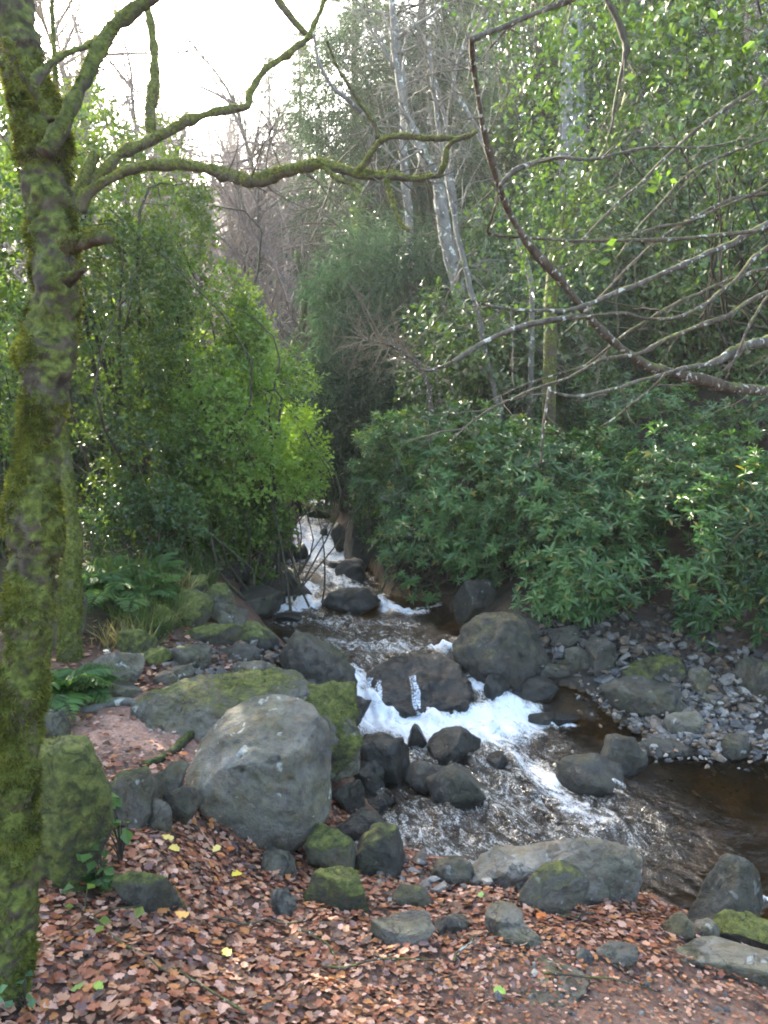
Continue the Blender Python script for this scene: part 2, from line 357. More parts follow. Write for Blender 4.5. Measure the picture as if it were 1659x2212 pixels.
POLY = np.array([(7.5, 2.2)] + [tuple(on_water(*p)) for p in edge_px] + [(-2.1, 21), (-3.4, 30), (-2.6, 30), (-1.2, 21)] + [tuple(on_water(*p)) for p in edge_px2] + [(4.2, 5.35), (7.5, 5.0)])
def sd_poly(P):
    """signed distance in plan to the water's edge, negative in the water"""
    P = np.asarray(P, float); best = np.full(len(P), 1e9); inside = np.zeros(len(P), bool)
    A = POLY; B = np.roll(POLY, -1, 0)
    for a, b in zip(A, B):
        ab = b-a; t = np.clip(((P-a)@ab)/(ab@ab), 0, 1); q = P-(a+t[:, None]*ab)
        best = np.minimum(best, (q*q).sum(1))
        cond = ((a[1] > P[:, 1]) != (b[1] > P[:, 1]))
        with np.errstate(divide='ignore', invalid='ignore'):
            xi = (b[0]-a[0])*(P[:, 1]-a[1])/(b[1]-a[1]) + a[0]
        inside ^= cond & (P[:, 0] < xi)
    d = np.sqrt(best); return np.where(inside, -d, d)
CLY = np.array([-12, 3, 4.5, 5.5, 6.6, 8.6, 11, 13, 17, 21, 30, 60]); CLX = np.array([6, 4.5, 1.2, .6, .35, .0, -.4, -.7, -1.3, -1.65, -3, -6.])
def height(P, detail=True):
    P = np.asarray(P, float); x, y = P[:, 0], P[:, 1]
    d = sd_poly(P); w = W(y)
    sw = .25 + .30*np.maximum(0, y-11)
    right = sstep(-1, 1, (x-np.interp(y, CLY, CLX))/sw) * sstep(4.3, 5.0, y + .25*np.maximum(0, x-1))
    do = np.maximum(d, 0)
    nb = sstep(5.0, 4.3, y)*sstep(-1.2, -.4, x)
    left_r = .04 + (nb*.92*(1-np.exp(-do/2.0)) + (1-nb)*.70*(1-np.exp(-do/.55))) + .10*np.maximum(0, do-2.0) + .16*np.maximum(0, do-2.6)*sstep(4.5, 7, y)
    bar = sstep(7.2, 6.2, y)
    right_bar = .03 + .13*np.minimum(do, 1.0) + .55*np.maximum(0, do-.95) + .12*np.maximum(0, do-3)
    right_up = .08 + .42*(1-np.exp(-do/.35)) + .45*np.maximum(0, do-.5) + .08*np.maximum(0, do-3) - .22*np.maximum(0, do-9)
    right_r = bar*right_bar + (1-bar)*right_up
    rise = left_r*(1-right) + right_r*right
    bed = -.07 - .26*(1-np.exp(d/.35)) 
    h = w + np.where(d > 0, rise, np.minimum(bed+.07, 0) - .03)
    h = h + .10*np.maximum(0, y-22)*sstep(22, 32, y)
    if detail:
        h = h + .030*fbm(P*2.1, 4, 3)*sstep(-.2, .6, d) + .018*fbm(P*9, 3, 9) + .35*fbm(P*.35, 3, 21)*sstep(3, 9, do)
    return h
def spaced(segs):
    out = []
    for a, b, st in segs: out.append(np.arange(a, b, st))
    return np.concatenate(out)
gx = spaced([(-45, -12, 1.2), (-12, -4, .25), (-4, -2, .06), (-2, 3.2, .035), (3.2, 6, .08), (6, 14, .3), (14, 50, 1.5)])
gy = spaced([(-14, 0, 1.0), (0, 1.6, .1), (1.6, 7.5, .035), (7.5, 12, .07), (12, 22, .2), (22, 85, 1.2)])
GX, GY = np.meshgrid(gx, gy); GP = np.column_stack([GX.ravel(), GY.ravel()]); gd = sd_poly(GP); gz = height(GP)
nx, ny = len(gx), len(gy)
gi = (np.arange(ny-1)[:, None]*nx + np.arange(nx-1)[None]); GF = np.stack([gi, gi+1, gi+1+nx, gi+nx], -1).reshape(-1, 4)
gme = mesh_np('ground', [(np.column_stack([GP, gz]), GF, None)], True)
x, y = GP[:, 0], GP[:, 1]
zone = np.tile(np.array([.095, .054, .038]), (len(GP), 1))                       # leaf mould
rt = sstep(-.25, .25, x-np.interp(y, CLY, CLX))*sstep(4.3, 5.0, y+.25*np.maximum(0, x-1))
def zmix(c, f):
    global zone; zone = zone*(1-f[:, None]) + np.array(c)*f[:, None]
zmix((.036, .032, .027), rt*sstep(1.6, .6, gd)*sstep(7.4, 6.6, y))                # stony bar
zmix((.040, .042, .018), sstep(5.2, 6.2, y)*(1-rt)*sstep(.7, 1.4, gd)*.75)         # mossy upper bank
zmix((.030, .024, .015), rt*sstep(1.0, 2.5, gd)); zmix((.026, .021, .014), rt*sstep(6.4, 7.4, y)*sstep(-.05, .12, gd))  # shade on the right bank painted into the soil colour
sp = np.exp(-(((x+1.32)/.72)**2 + ((y-4.36)/.50)**2)**2); zmix((.30, .18, .135), sp)   # trodden bare path
tr = np.exp(-(((x-1.0)/.9)**2 + ((y-2.35)/.5)**2)); zmix((.175, .108, .082), tr*.9)
zmix((.070, .048, .040), sstep(18, 26, y)*sstep(1.5, 4, gd))
bedn = fbm(GP*3.0, 4, 40); bed = sstep(.08, -.05, gd)
bedn2 = fbm(GP*9.0, 3, 44)
zmix((.150, .104, .046), bed*np.clip(.6+.45*bedn+.4*bedn2, 0, 1))
zmix((.050, .034, .018), bed*sstep(.15, -.45, bedn+.5*bedn2)*.8)
za = gme.attributes.new('zone', 'FLOAT_COLOR', 'POINT'); za.data.foreach_set('color', np.column_stack([zone, np.ones(len(zone))]).astype(np.float32).ravel())
link('ground', gme, M_GROUND, None, 'structure')

# from here on the land is read back from the sheet just built (fast)
_gz2 = gz.reshape(ny, nx); _gd2 = gd.reshape(ny, nx)
def _samp(G, x, y):
    x = np.clip(np.asarray(x, float), gx[0], gx[-1]-1e-6); y = np.clip(np.asarray(y, float), gy[0], gy[-1]-1e-6)
    i = np.clip(np.searchsorted(gx, x, 'right')-1, 0, nx-2); j = np.clip(np.searchsorted(gy, y, 'right')-1, 0, ny-2)
    a = (x-gx[i])/(gx[i+1]-gx[i]); b = (y-gy[j])/(gy[j+1]-gy[j])
    return (G[j, i]*(1-a)+G[j, i+1]*a)*(1-b) + (G[j+1, i]*(1-a)+G[j+1, i+1]*a)*b
def hz(x, y): return float(_samp(_gz2, x, y))
def hzs(x, y): return _samp(_gz2, x, y)
def wdist(x, y): return _samp(_gd2, x, y)
_HT = np.concatenate([np.linspace(.8, 14, 1500), np.linspace(14, 70, 1500)])
def hit(u, v):
    d = ray(u, v); x, y, z = d[0]*_HT, d[1]*_HT, EYE + d[2]*_HT
    g = hzs(x, y); g = np.maximum(g, np.where(wdist(x, y) < .05, W(y), -99))
    k = int(np.argmax(z < g)) if (z < g).any() else len(_HT)-1
    return np.array([x[k], y[k], z[k]])

# water sheet with standing waves; foam (with painted glitter) and ripple are stored per point
wx_ = spaced([(-4.2, -2, .1), (-2, -1, .03), (-1, 2.6, .014), (2.6, 7.4, .06)]); wy_ = spaced([(2.2, 3.3, .05), (3.3, 7.2, .014), (7.2, 10, .025), (10, 14, .045), (14, 30, .2)])
WXg, WYg = np.meshgrid(wx_, wy_); WP = np.column_stack([WXg.ravel(), WYg.ravel()]); wd = sd_poly(WP)
fjit = .045*np.column_stack([fbm(WP*7, 3, 91), fbm(WP*7, 3, 93)]) ; foam_glitter = np.zeros(len(WP)); rip = np.zeros(len(WP)); lift = np.zeros(len(WP))
def cap_px(pts, rad, s, arr, soft=1.0):
    Q = [on_water(*p) for p in pts]
    for a, b in zip(Q[:-1], Q[1:]):
        ab = b-a; t = np.clip(((WP+fjit-a)@ab)/max(ab@ab, 1e-6), 0, 1); dd = np.sqrt(((WP+fjit-(a+t[:, None]*ab))**2).sum(1))
        arr[:] = np.maximum(arr, s*sstep(rad*(1+soft*1.1), rad*(1-soft*.9), dd))
cap_px([(715, 1492), (790, 1520), (860, 1550), (960, 1562), (1060, 1550), (1110, 1535)], .14, 1.0, foam_glitter)
cap_px([(820, 1560), (900, 1578), (1000, 1588), (1080, 1580), (1110, 1550)], .22, 1.0, foam_glitter)
cap_px([(765, 1450), (775, 1500)], .09, .85, foam_glitter)
cap_px([(945, 1405), (1010, 1440), (1055, 1490), (1085, 1530)], .075, .95, foam_glitter)
cap_px([(1050, 1590), (1100, 1620), (1150, 1660)], .16, .62, foam_glitter)
cap_px([(980, 1590), (1060, 1600)], .12, .72, foam_glitter)
cap_px([(1150, 1665), (1195, 1700), (1230, 1740), (1300, 1780)], .13, .66, foam_glitter)
cap_px([(1180, 1680), (1210, 1700)], .07, .85, foam_glitter)
cap_px([(1160, 1568), (1240, 1568)], .025, .9, foam_glitter); cap_px([(1300, 1712), (1350, 1704)], .022, .62, foam_glitter); cap_px([(1370, 1620), (1410, 1622)], .02, .8, foam_glitter)
cap_px([(1600, 1995), (1650, 1940)], .018, 1.0, foam_glitter)
cap_px([(640, 1140), (690, 1165), (700, 1190), (770, 1206)], .42, .82, foam_glitter); cap_px([(660, 1180), (720, 1190)], .35, .9, foam_glitter); cap_px([(665, 1120), (690, 1150)], .3, .66, foam_glitter)
cap_px([(640, 1205), (780, 1208)], .3, .95, foam_glitter); cap_px([(600, 1225), (640, 1228)], .1, .5, foam_glitter)
cap_px([(655, 1270), (650, 1300), (690, 1310), (615, 1318)], .18, .95, foam_glitter); cap_px([(700, 1222), (730, 1262)], .26, .66, foam_glitter); cap_px([(650, 1225), (760, 1255)], .3, .5, foam_glitter)
cap_px([(826, 1300), (835, 1318), (900, 1325)], .10, .85, foam_glitter); cap_px([(900, 1318), (950, 1308)], .06, .7, foam_glitter)
cap_px([(680, 1083), (700, 1092)], .3, .8, foam_glitter)
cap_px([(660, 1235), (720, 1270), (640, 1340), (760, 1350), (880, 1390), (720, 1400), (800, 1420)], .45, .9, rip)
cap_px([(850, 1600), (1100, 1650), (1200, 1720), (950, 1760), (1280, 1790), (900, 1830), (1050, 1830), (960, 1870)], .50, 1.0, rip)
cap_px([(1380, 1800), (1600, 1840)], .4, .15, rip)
cap_px([(690, 1215), (735, 1262), (790, 1288)], .24, .62, foam_glitter); cap_px([(640, 1345), (760, 1345), (880, 1352)], .22, .50, foam_glitter); cap_px([(700, 1385), (790, 1395), (880, 1400)], .24, .56, foam_glitter); cap_px([(850, 1780), (870, 1830), (930, 1870), (1000, 1850)], .16, .52, foam_glitter)  # tan streaks painted for bright glitter on the rippled reaches
rip = np.maximum(rip, foam_glitter); foam_glitter = np.maximum(foam_glitter, .46*rip)  # ripples take some foam colour to stand in for sky glitter
FR_ = math.radians(28); ua = WP[:, 0]*math.sin(FR_)*-1 + WP[:, 1]*math.cos(FR_); ub = WP[:, 0]*math.cos(FR_) + WP[:, 1]*math.sin(FR_)      # along and across the current
turb = fbm(np.column_stack([ub*6.0, ua*3.0]), 2, 70); turb2 = fbm(np.column_stack([ub*17+.8*turb, ua*7.5]), 2, 77)
wz = W(WP[:, 1]) + rip*(.036*turb + .020*turb2) + foam_glitter*(.022*np.abs(turb2) + .05*np.abs(turb)) + .0025*fbm(WP*4, 2, 5)
i = (np.arange(len(wy_)-1)[:, None]*len(wx_) + np.arange(len(wx_)-1)[None]); WF = np.stack([i, i+1, i+1+len(wx_), i+len(wx_)], -1).reshape(-1, 4)
keep = (wd[WF] < .16).any(1); WF = WF[keep]
used, inv = np.unique(WF, return_inverse=True); WV = np.column_stack([WP, wz])[used]
wme = mesh_np('stream_water', [(WV, inv.reshape(-1, 4), None)], True)
for nm, ar in (('foam_glitter', foam_glitter), ('ripple', rip)):
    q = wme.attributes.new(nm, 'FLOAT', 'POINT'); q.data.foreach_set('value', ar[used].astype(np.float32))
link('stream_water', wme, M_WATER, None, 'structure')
# ---------------------------------------------------------------- rocks
_ico = {}
def ico(sub):
    if sub not in _ico:
        b = bmesh.new(); bmesh.ops.create_icosphere(b, subdivisions=sub, radius=1.0)
        b.verts.index_update(); b.verts.ensure_lookup_table()
        _ico[sub] = (np.array([v.co[:] for v in b.verts]), np.array([[v.index for v in f.verts] for f in b.faces])); b.free()
    return _ico[sub]
def rock_shape(r3, seed, sub=4, cuts=7, sq=.86, amp=.16, fine=.05, flat_top=0.0):
    V, Fc = ico(sub); r = np.random.default_rng(seed); P = V.copy()
    P = np.sign(P)*np.abs(P)**sq; P /= np.abs(P).max()
    P *= (1 + amp*fbm(V*1.15+seed*3.7, 3, seed))[:, None]
    for k in range(cuts):
        n = nrm(r.normal(size=3)*np.array([1, 1, .8])); c = r.uniform(.46, .84)
        e = P@n - c; P -= np.where(e > 0, e*.93, 0)[:, None]*n
    if flat_top != 0:
        e = P[:, 2]-flat_top; P[:, 2] -= np.where(e > 0, e*.85, 0)
    lo, hi = P.min(0), P.max(0); P = (P-(lo+hi)/2)/((hi-lo)/2)
    nv = nrm(V); sc = np.asarray(r3)
    P = P*sc; m = sc.min()
    P += nv*(fine*m*fbm(P/m*2.3+seed, 4, seed+5))[:, None]
    return P, Fc
ROCKS = []
def moss_fuzz(P, Fc, dens, seed, mask, size=.011, cols=((.05, .06, .010), (.14, .15, .024), (.25, .25, .05)), up=.3):
    r = np.random.default_rng(seed)
    a, b, c = P[Fc[:, 0]], P[Fc[:, 1]], P[Fc[:, 2]]; nn = np.cross(b-a, c-a); ar = np.linalg.norm(nn, axis=1)/2; nn = nrm(nn)
    w = ar*mask((a+b+c)/3, nn); tot = w.sum()
    n = int(min(9000, tot*dens))
    if n < 10: return None
    f = r.choice(len(Fc), n, p=w/tot); u, v = r.random(n), r.random(n); fl = u+v > 1; u[fl], v[fl] = 1-u[fl], 1-v[fl]
    Q = a[f] + u[:, None]*(b[f]-a[f]) + v[:, None]*(c[f]-a[f])
    A = nn[f] + rdir(n, r)*.7 + np.array([0, 0, -.25]); N_ = rdir(n, r)
    t = np.clip(.5+.5*fbm(Q*14, 3, seed)+r.normal(size=n)*.18, 0, 1)[:, None]
    c0, c1, c2 = map(np.array, cols); C = np.where(t < .5, c0+(c1-c0)*t*2, c1+(c2-c1)*(t-.5)*2)
    return leaves(T_BLADE, Q-nn[f]*.002, A, N_, size*r.uniform(.6, 1.5, n), C, np.full(n, 2.2))
def prof_shape(prof, yc, c, ry, seed, sub=5, amp=.05, fine=.03, cuts=5, planes=()):
    V, Fc = ico(sub); pr = np.array(prof, float); pr = pr[np.argsort(-pr[:, 0])]          # bottom row first
    z = np.array([at(829, v, yc)[2] for v in pr[:, 0]]); xl = np.array([at(u, v, yc)[0] for v, u in zip(pr[:, 0], pr[:, 1])]); xr = np.array([at(u, v, yc)[0] for v, u in zip(pr[:, 0], pr[:, 2])])
    cz = V[:, 2]; hh = z[0] + (z[-1]-z[0])*(.5+.5*np.sign(cz)*(1-(1-np.abs(cz))**1.15)); ring = np.sqrt(np.maximum(1-cz**2, 1e-6)); xn, yn = V[:, 0]/ring, V[:, 1]/ring
    zz = np.concatenate([[z[0]-1e-3], z, [z[-1]+1e-3]]); hf = np.interp(hh, zz, np.concatenate([[0], (xr-xl)/2, [0]])); md = np.interp(hh, z, (xl+xr)/2)
    k = np.minimum(1, ring*2.2); P = np.column_stack([md+hf*xn*k, ry*(hf/hf.max())**.7*yn*k, hh]) - np.array([c[0], 0, c[2]])
    m = min(ry, (z[-1]-z[0])/2); nv = nrm(P/np.array([hf.max(), ry, (z[-1]-z[0])/2]))
    r = np.random.default_rng(seed); ctr = P.mean(0); Q = P-ctr
    for _ in range(cuts):
        n = nrm(r.normal(size=3)*np.array([.7, 1, .8])); e = Q@n; cc = np.quantile(e, r.uniform(.88, .95)); Q -= np.where(e > cc, (e-cc)*.7, 0)[:, None]*n
    for n, qt, st in planes:
        n = nrm(np.array(n, float)); e = Q@n; cc = np.quantile(e, qt); Q -= np.where(e > cc, (e-cc)*st, 0)[:, None]*n
    P = Q+ctr + nv*(amp*m*fbm(P/m*1.1+seed, 3, seed) + fine*m*fbm(P/m*4+seed, 4, seed+3))[:, None]
    return P, Fc
def rock(box, label, moss=0.0, wet=0.0, tone=1.0, seed=None, depth=.8, cuts=7, sq=.86, roll=0, yaw=0, sub=None, bury=.2, name='rock', amp=.24, fuzz=None, flat=0.0, cat='rock', push=.55, group=None, base=None, tilt=0, prof=None, fine=.085, algae=.8, planes=()):
    if prof: box = (min(p[1] for p in prof), min(p[0] for p in prof), max(p[2] for p in prof), box)
    u0, v0, u1, v1 = box; um = (u0+u1)/2
    seed = seed if seed is not None else len(ROCKS)*7+3
    g = hit(um, base if base else v1); 
    wpx = (u1-u0)/F; d0 = g[1]
    rx = wpx*d0/2/_c; ry = rx*depth; yc = d0 + push*ry
    rx = wpx*(yc*_c)/2 * 1.02; ry = rx*depth
    top = at(um, v0, yc)[2]; zb = min(g[2], at(um, v1, d0)[2]); h = max(top-zb, .03); lowz = zb - bury*h - .02; rz = (top-lowz)/2
    X = at(um, (v0+v1)/2, yc)[0]; c = np.array([X, yc, (top+lowz)/2])
    if sub is None: sub = 4 if (u1-u0) > 60 else 3
    if prof: P, Fc = prof_shape(prof, yc, c, ry, seed, sub, amp*.4, fine, cuts, planes)
    else: P, Fc = rock_shape((rx, ry, rz), seed, sub, cuts, sq, amp, fine, flat)
    R = np.array(Euler((math.radians(tilt), math.radians(roll), math.radians(yaw))).to_matrix())
    P = P@R.T
    if roll or yaw or tilt:      # keep the size the silhouette asks for
        lo, hi = P.min(0), P.max(0); P = (P-(lo+hi)/2)/((hi-lo)/2)*np.array([rx, ry*max(1, 1), rz])
    o = link(name, mesh_np(name, [(P, Fc, None)], True), M_ROCK); o.location = c
    o['algae'] = float(algae); o['crack'] = 0.0 if name == 'boulder' else .8; o['waterline'] = float(W(yc)) if wdist(c[0], yc) < rx*.9 else -99.0; o['moss'] = float(moss); o['wet'] = float(wet); o['tone'] = float(tone); tag(o, label, cat, group)
    if fuzz:
        me = moss_fuzz(P, Fc, fuzz*5200, seed, lambda q, n: sstep(1.02, 1.25, n[:, 2]*.40 + .5+.45*fbm((q+c)*5.5, 3, 8) + moss*.55), size=.010+.0012*yc)
        if me: link('moss', mesh_np('moss', [me]), M_MOSS, o, 'stuff')
    ROCKS.append((o, c, (rx, ry, rz))); return o

# beside the leafy clearing
bo = rock(1832, 'large rounded pale grey boulder with pits, standing in the fallen leaves', -.02, 0, 1.12, 23, .85, 3, .80, sub=6, bury=.06, name='boulder', cat='boulder', amp=.12, fine=.03, algae=.5, planes=[((-.12, -.42, .90), .80, .9), ((.08, -1, -.12), .84, .8), ((-.62, -.5, -.6), .90, .8), ((.75, -.6, .2), .9, .7), ((-.7, -.35, .6), .92, .7)],
          prof=[(1508, 545, 625), (1520, 505, 655), (1540, 472, 678), (1570, 440, 702), (1605, 419, 718), (1650, 409, 729), (1700, 409, 731), (1740, 420, 722), (1775, 434, 700), (1800, 446, 676), (1818, 462, 620), (1840, 482, 545)])
me = bo.data; rx, ry, rz = ROCKS[-1][2]
co = np.zeros(len(me.vertices)*3, np.float32); me.vertices.foreach_get('co', co); co = co.reshape(-1, 3)
q = co/np.array([rx, ry, rz])
for (px, pz, rad, dp) in ((-.235, .41, .022, .035), (-.20, .29, .036, .06), (.20, .37, .030, .045), (.27, .40, .028, .035), (-.02, .16, .015, .02), (.45, .12, .03, .02), (.62, .25, .10, .03), (-.05, .18, .03, .02), (.35, .55, .10, .03), (-.55, -.2, .10, .02)):
    e = np.exp(-(((q[:, 0]-px)/rad/1.6)**2 + ((q[:, 2]-pz)/rad)**2)) * (q[:, 1] < 0); co[:, 1] += e*dp; co[:, 2] -= e*dp*.4
me.vertices.foreach_set('co', co.ravel()); me.update()
rock(1660, 'long low moss-capped ledge rock directly behind the big grey boulder', .40, .05, 1.5, 31, .42, 6, .8, sub=6, bury=.1, amp=.22, fuzz=.9, base=1640, push=.8,
     prof=[(1462, 540, 640), (1470, 440, 700), (1485, 330, 728), (1510, 262, 752), (1545, 235, 772), (1590, 270, 780), (1640, 380, 780), (1680, 420, 775)])
rock((560, 1470, 782, 1690), 'bright green moss-covered hump between the big grey boulder and the white water', .75, .1, .7, 37, .8, 5, .9, sub=5, fuzz=1.4, base=1690)
rock(1925, 'tall mossy boulder against the right side of the leaning mossy trunk',   .84, 0, .9, 41, .8, 7, .84, sub=5, fuzz=1.3, prof=[(1598, 95, 165), (1608, 84, 190), (1650, 80, 208), (1710, 80, 232), (1770, 80, 243), (1830, 80, 232), (1880, 82, 205), (1930, 85, 165)])
rock((236, 1655, 342, 1792), 'grey stone with a moss patch standing right of the tall mossy boulder', .42, 0, .95, 43, .9, 8, .9, sub=4, fuzz=.5)
rock((305, 1648, 402, 1735), 'dark grey block at the lower end of the bare path', .02, .1, .72, 44, .8, 9, .8)
rock((345, 1695, 432, 1785), 'dark brown angular block touching the left foot of the big grey boulder', .0, .1, .62, 45, .8, 9, .8)
rock((318, 1722, 374, 1800), 'small grey cobble wedged under the mossy grey stone', .05, 0, .9, 46)
rock((243, 1872, 407, 1962), 'low mossy slab lying alone in the fallen leaves', .55, 0, .85, 47, .55, 8, .8, fuzz=1.0, yaw=-8)
rock((563, 1838, 643, 1892), 'smooth bluish grey cobble half buried in leaves below the big boulder', 0, .2, .95, 48, .8, 3)
rock((655, 1790, 770, 1890), 'blocky grey stone with a green moss stripe at the leaf edge', .5, .05, .95, 49, .8, 9, .8, fuzz=.7)
rock((762, 1785, 878, 1895), 'rounded mossy stone at the water edge right of the striped stone', .5, .15, .7, 50, .9, 5, .9, fuzz=.7)
rock((655, 1880, 802, 1970), 'low moss-topped stone among the leaves near the water', .62, 0, .9, 51, .7, 8, .82, fuzz=1.0)
rock((578, 1922, 643, 1975), 'small slate grey stone peeping out of the leaves', 0, .1, .9, 52)
rock((705, 1745, 832, 1825), 'wet dark stone at the water edge behind the striped stone', .05, .8, .5, 53)
rock(1940, 'long pale log-like rock lying along the pool edge', .10, .1, 1.45, 54, .36, 4, .82, sub=5, fuzz=.35, algae=.35, prof=[(1822, 1285, 1335), (1830, 1190, 1362), (1850, 1045, 1386), (1878, 1000, 1390), (1905, 1006, 1388), (1930, 1045, 1378), (1960, 1080, 1320)])
rock(1985, 'tilted slaty stone with a moss clump leaning on the long pale rock', .34, .05, .72, 55, .6, 8, .8, fuzz=.8, sub=5, prof=[(1868, 1200, 1255), (1880, 1165, 1272), (1905, 1140, 1276), (1930, 1126, 1270), (1960, 1124, 1235), (1990, 1135, 1200)])
rock((925, 1852, 1025, 1915), 'low grey stone at the left end of the long pale rock', .1, .1, 1.0, 56, .8)
rock((845, 1910, 938, 1960), 'flat mossy stone left of the long pale rock', .28, .1, .8, 57, fuzz=.5)
rock((1045, 1968, 1135, 2030), 'flat grey stone sunk in leaves in front of the tilted slaty stone', .0, 0, 1.1, 58, .9, 8, flat=.1)
rock((795, 1985, 940, 2045), 'sandy brown flat stone level with the leaf litter', .02, 0, 1.15, 59, .8, 9, bury=.4, flat=.02)
rock((935, 1970, 1012, 2015), 'small dark stone beside the sandy flat stone', .05, 0, .8, 60)
rock(2015, 'angular greenish slab standing tilted in the pool', .14, .3, .78, 61, .5, 4, .78, sub=5, fine=.05, planes=[((-.75, -.55, .45), .72, .97), ((.55, -.8, .15), .78, .97), ((.1, -.5, .85), .93, .9)], prof=[(1848, 1568, 1600), (1862, 1552, 1630), (1900, 1526, 1650), (1950, 1502, 1658), (1990, 1482, 1640), (2025, 1475, 1610)])
rock((1535, 1985, 1690, 2055), 'mossy stone at the pool edge below the angular slab', .55, 0, .9, 62, .7, 6, fuzz=1.0)
rock((1462, 2055, 1760, 2125), 'pale flat slab at the lower corner of the leafy bank', .0, 0, 1.25, 63, .5, 7, .8, yaw=-10)
rock((1435, 1975, 1500, 2030), 'grey stone in the leaves below the tilted slab in the pool', .02, 0, 1.1, 64)
rock((1490, 1990, 1560, 2035), 'grey cobble touching the mossy stone at the pool edge', .1, 0, 1.0, 65)
rock((1285, 2040, 1375, 2085), 'half-sunk stone in the middle of the trodden leaves', .02, 0, .9, 66)
rock((1240, 2050, 1290, 2085), 'small stone next to the half-sunk stone in the leaves', .02, 0, .8, 67)
rock((1075, 2008, 1172, 2046), 'worn stone hump under thin leaves in the trodden ground', .0, 0, 1.0, 68, bury=.4, flat=.02)
rock((1040, 2112, 1275, 2152), 'wide worn bedrock patch showing through the trodden leaves', .0, 0, 1.1, 69, .8, 5, bury=.4, flat=-.1)
# in the rapids
R22 = rock(1535, 'broad dark wet rock splitting the white cascade', 0.0, 1.0, .40, 71, .95, 4, .8, sub=5, planes=[((-.05, -.52, .85), .58, .96), ((.1, -1, -.05), .86, .8)], prof=[(1404, 850, 920), (1412, 806, 948), (1440, 793, 990), (1475, 798, 1014), (1505, 808, 1023), (1530, 826, 1012), (1570, 850, 990)])
rock(1500, 'brown weathered rock left of the cascade', .20, .55, .62, 72, .8, 6, .85, sub=5, fuzz=.25, prof=[(1366, 622, 650), (1380, 606, 690), (1410, 601, 742), (1440, 604, 768), (1470, 622, 772), (1500, 655, 745), (1530, 670, 720)])
rock(1465, 'broad domed greenish brown rock right of the cascade', .30, .4, .52, 73, .85, 6, .88, sub=5, fuzz=.3, prof=[(1333, 1055, 1105), (1343, 1030, 1132), (1365, 1004, 1158), (1400, 986, 1182), (1430, 986, 1196), (1462, 1005, 1192), (1490, 1030, 1150)])
rock((1098, 1428, 1245, 1470), 'smooth flat stone resting above a dark stone right of the cascade', .04, .4, .95, 74, .5, 3, .9)
rock((1100, 1460, 1205, 1508), 'dark stone under the smooth flat stone', .0, .6, .5, 75)
rock((1045, 1455, 1105, 1512), 'wet brown stone at the right edge of the white water', .0, .9, .5, 76)
R26 = rock((712, 1505, 802, 1572), 'dark wet stone at the left edge of the foam', .05, .9, .45, 77)
rock((775, 1582, 893, 1690), 'wet slate coloured stone below the mossy hump', .0, .9, .55, 78)
rock((922, 1574, 1038, 1645), 'rounded dark stone in the middle of the rapids', .04, .85, .5, 79)
rock((868, 1650, 965, 1708), 'brown stone touching the pale mossy rock in the rapids', .06, .6, .9, 80)
rock((918, 1652, 1055, 1738), 'olive grey rock with a pale face in the lower rapids', .20, .55, .85, 81, .8, 6, .9)
rock((752, 1645, 832, 1712), 'wet dark stone against the mossy hump foot', .05, .8, .5, 82)
rock((1202, 1636, 1355, 1710), 'green-topped rock at the head of the brown pool', .22, .5, .7, 83, .75, 5, .9)
rock((1300, 1588, 1392, 1668), 'grey rock behind the green-topped rock at the pool', .12, .5, .8, 84)
rock((1138, 1538, 1255, 1568), 'thin flat dark stone with a white water line below it', .0, .9, .4, 85, .5)
rock((876, 1562, 922, 1615), 'small black wet stone at the foot of the foam', .0, 1.0, .4, 86)
rock((785, 1718, 856, 1755), 'flat black stone in the shallows below the mossy hump', .0, .9, .45, 87)
rock((715, 1680, 790, 1760), 'dark cobble between the big boulder and the shallows', .05, .6, .5, 88)
rock((1050, 1625, 1100, 1660), 'small round dark stone in the broken water', .0, 1.0, .45, 89)
# right bank
rock((1338, 1418, 1485, 1485), 'long mossy dark rock at the top of the gravel bar', .5, .1, .6, 91, .5, 5, .88, fuzz=.5)
rock((1298, 1468, 1480, 1550), 'blue-green flat rock at the water edge of the gravel bar', .08, .35, .85, 92, .7, 7, .8)
rock((1555, 1585, 1625, 1640), 'blue grey block at the pool margin of the gravel bar', .0, .3, .95, 93, cuts=9)
rock((1588, 1425, 1700, 1515), 'brown mossy boulder at the right end of the gravel bar', .3, .05, .8, 94, fuzz=.4)
rock((1488, 1440, 1535, 1495), 'pale lilac grey cobble above the gravel', .0, .1, 1.5, 95, cuts=9)
rock((1380, 1596, 1500, 1632), 'low brown flat stone along the pool edge of the gravel', .0, .4, .8, 96, .5)
rock((978, 1248, 1075, 1335), 'brown rock in deep shade under the rhododendron', .15, .2, .6, 97)
rock((1205, 1395, 1280, 1455), 'slate slab leaning in the shade above the flat stones', .05, .1, .7, 98, cuts=9, roll=-25)
rock((1262, 1378, 1345, 1460), 'greenish leaning slate under the hanging leaves', .12, .1, .7, 99, cuts=9, roll=-30)
rock((1075, 1315, 1180, 1370), 'shaded stone behind the domed greenish rock', .1, .1, .6, 100)
rock((1180, 1350, 1260, 1400), 'dark stone under the rhododendron skirt', .1, .1, .5, 101)
rock((1350, 1500, 1420, 1545), 'mossy stone beside the blue-green flat rock', .2, .1, .8, 102)
rock((1510, 1500, 1590, 1530), 'long thin slate on the gravel bar', .0, .0, 1.1, 103, .6)
rock((1430, 1540, 1520, 1585), 'tan angular slab half sunk in the gravel', .0, .0, 1.25, 104, .7, 9)
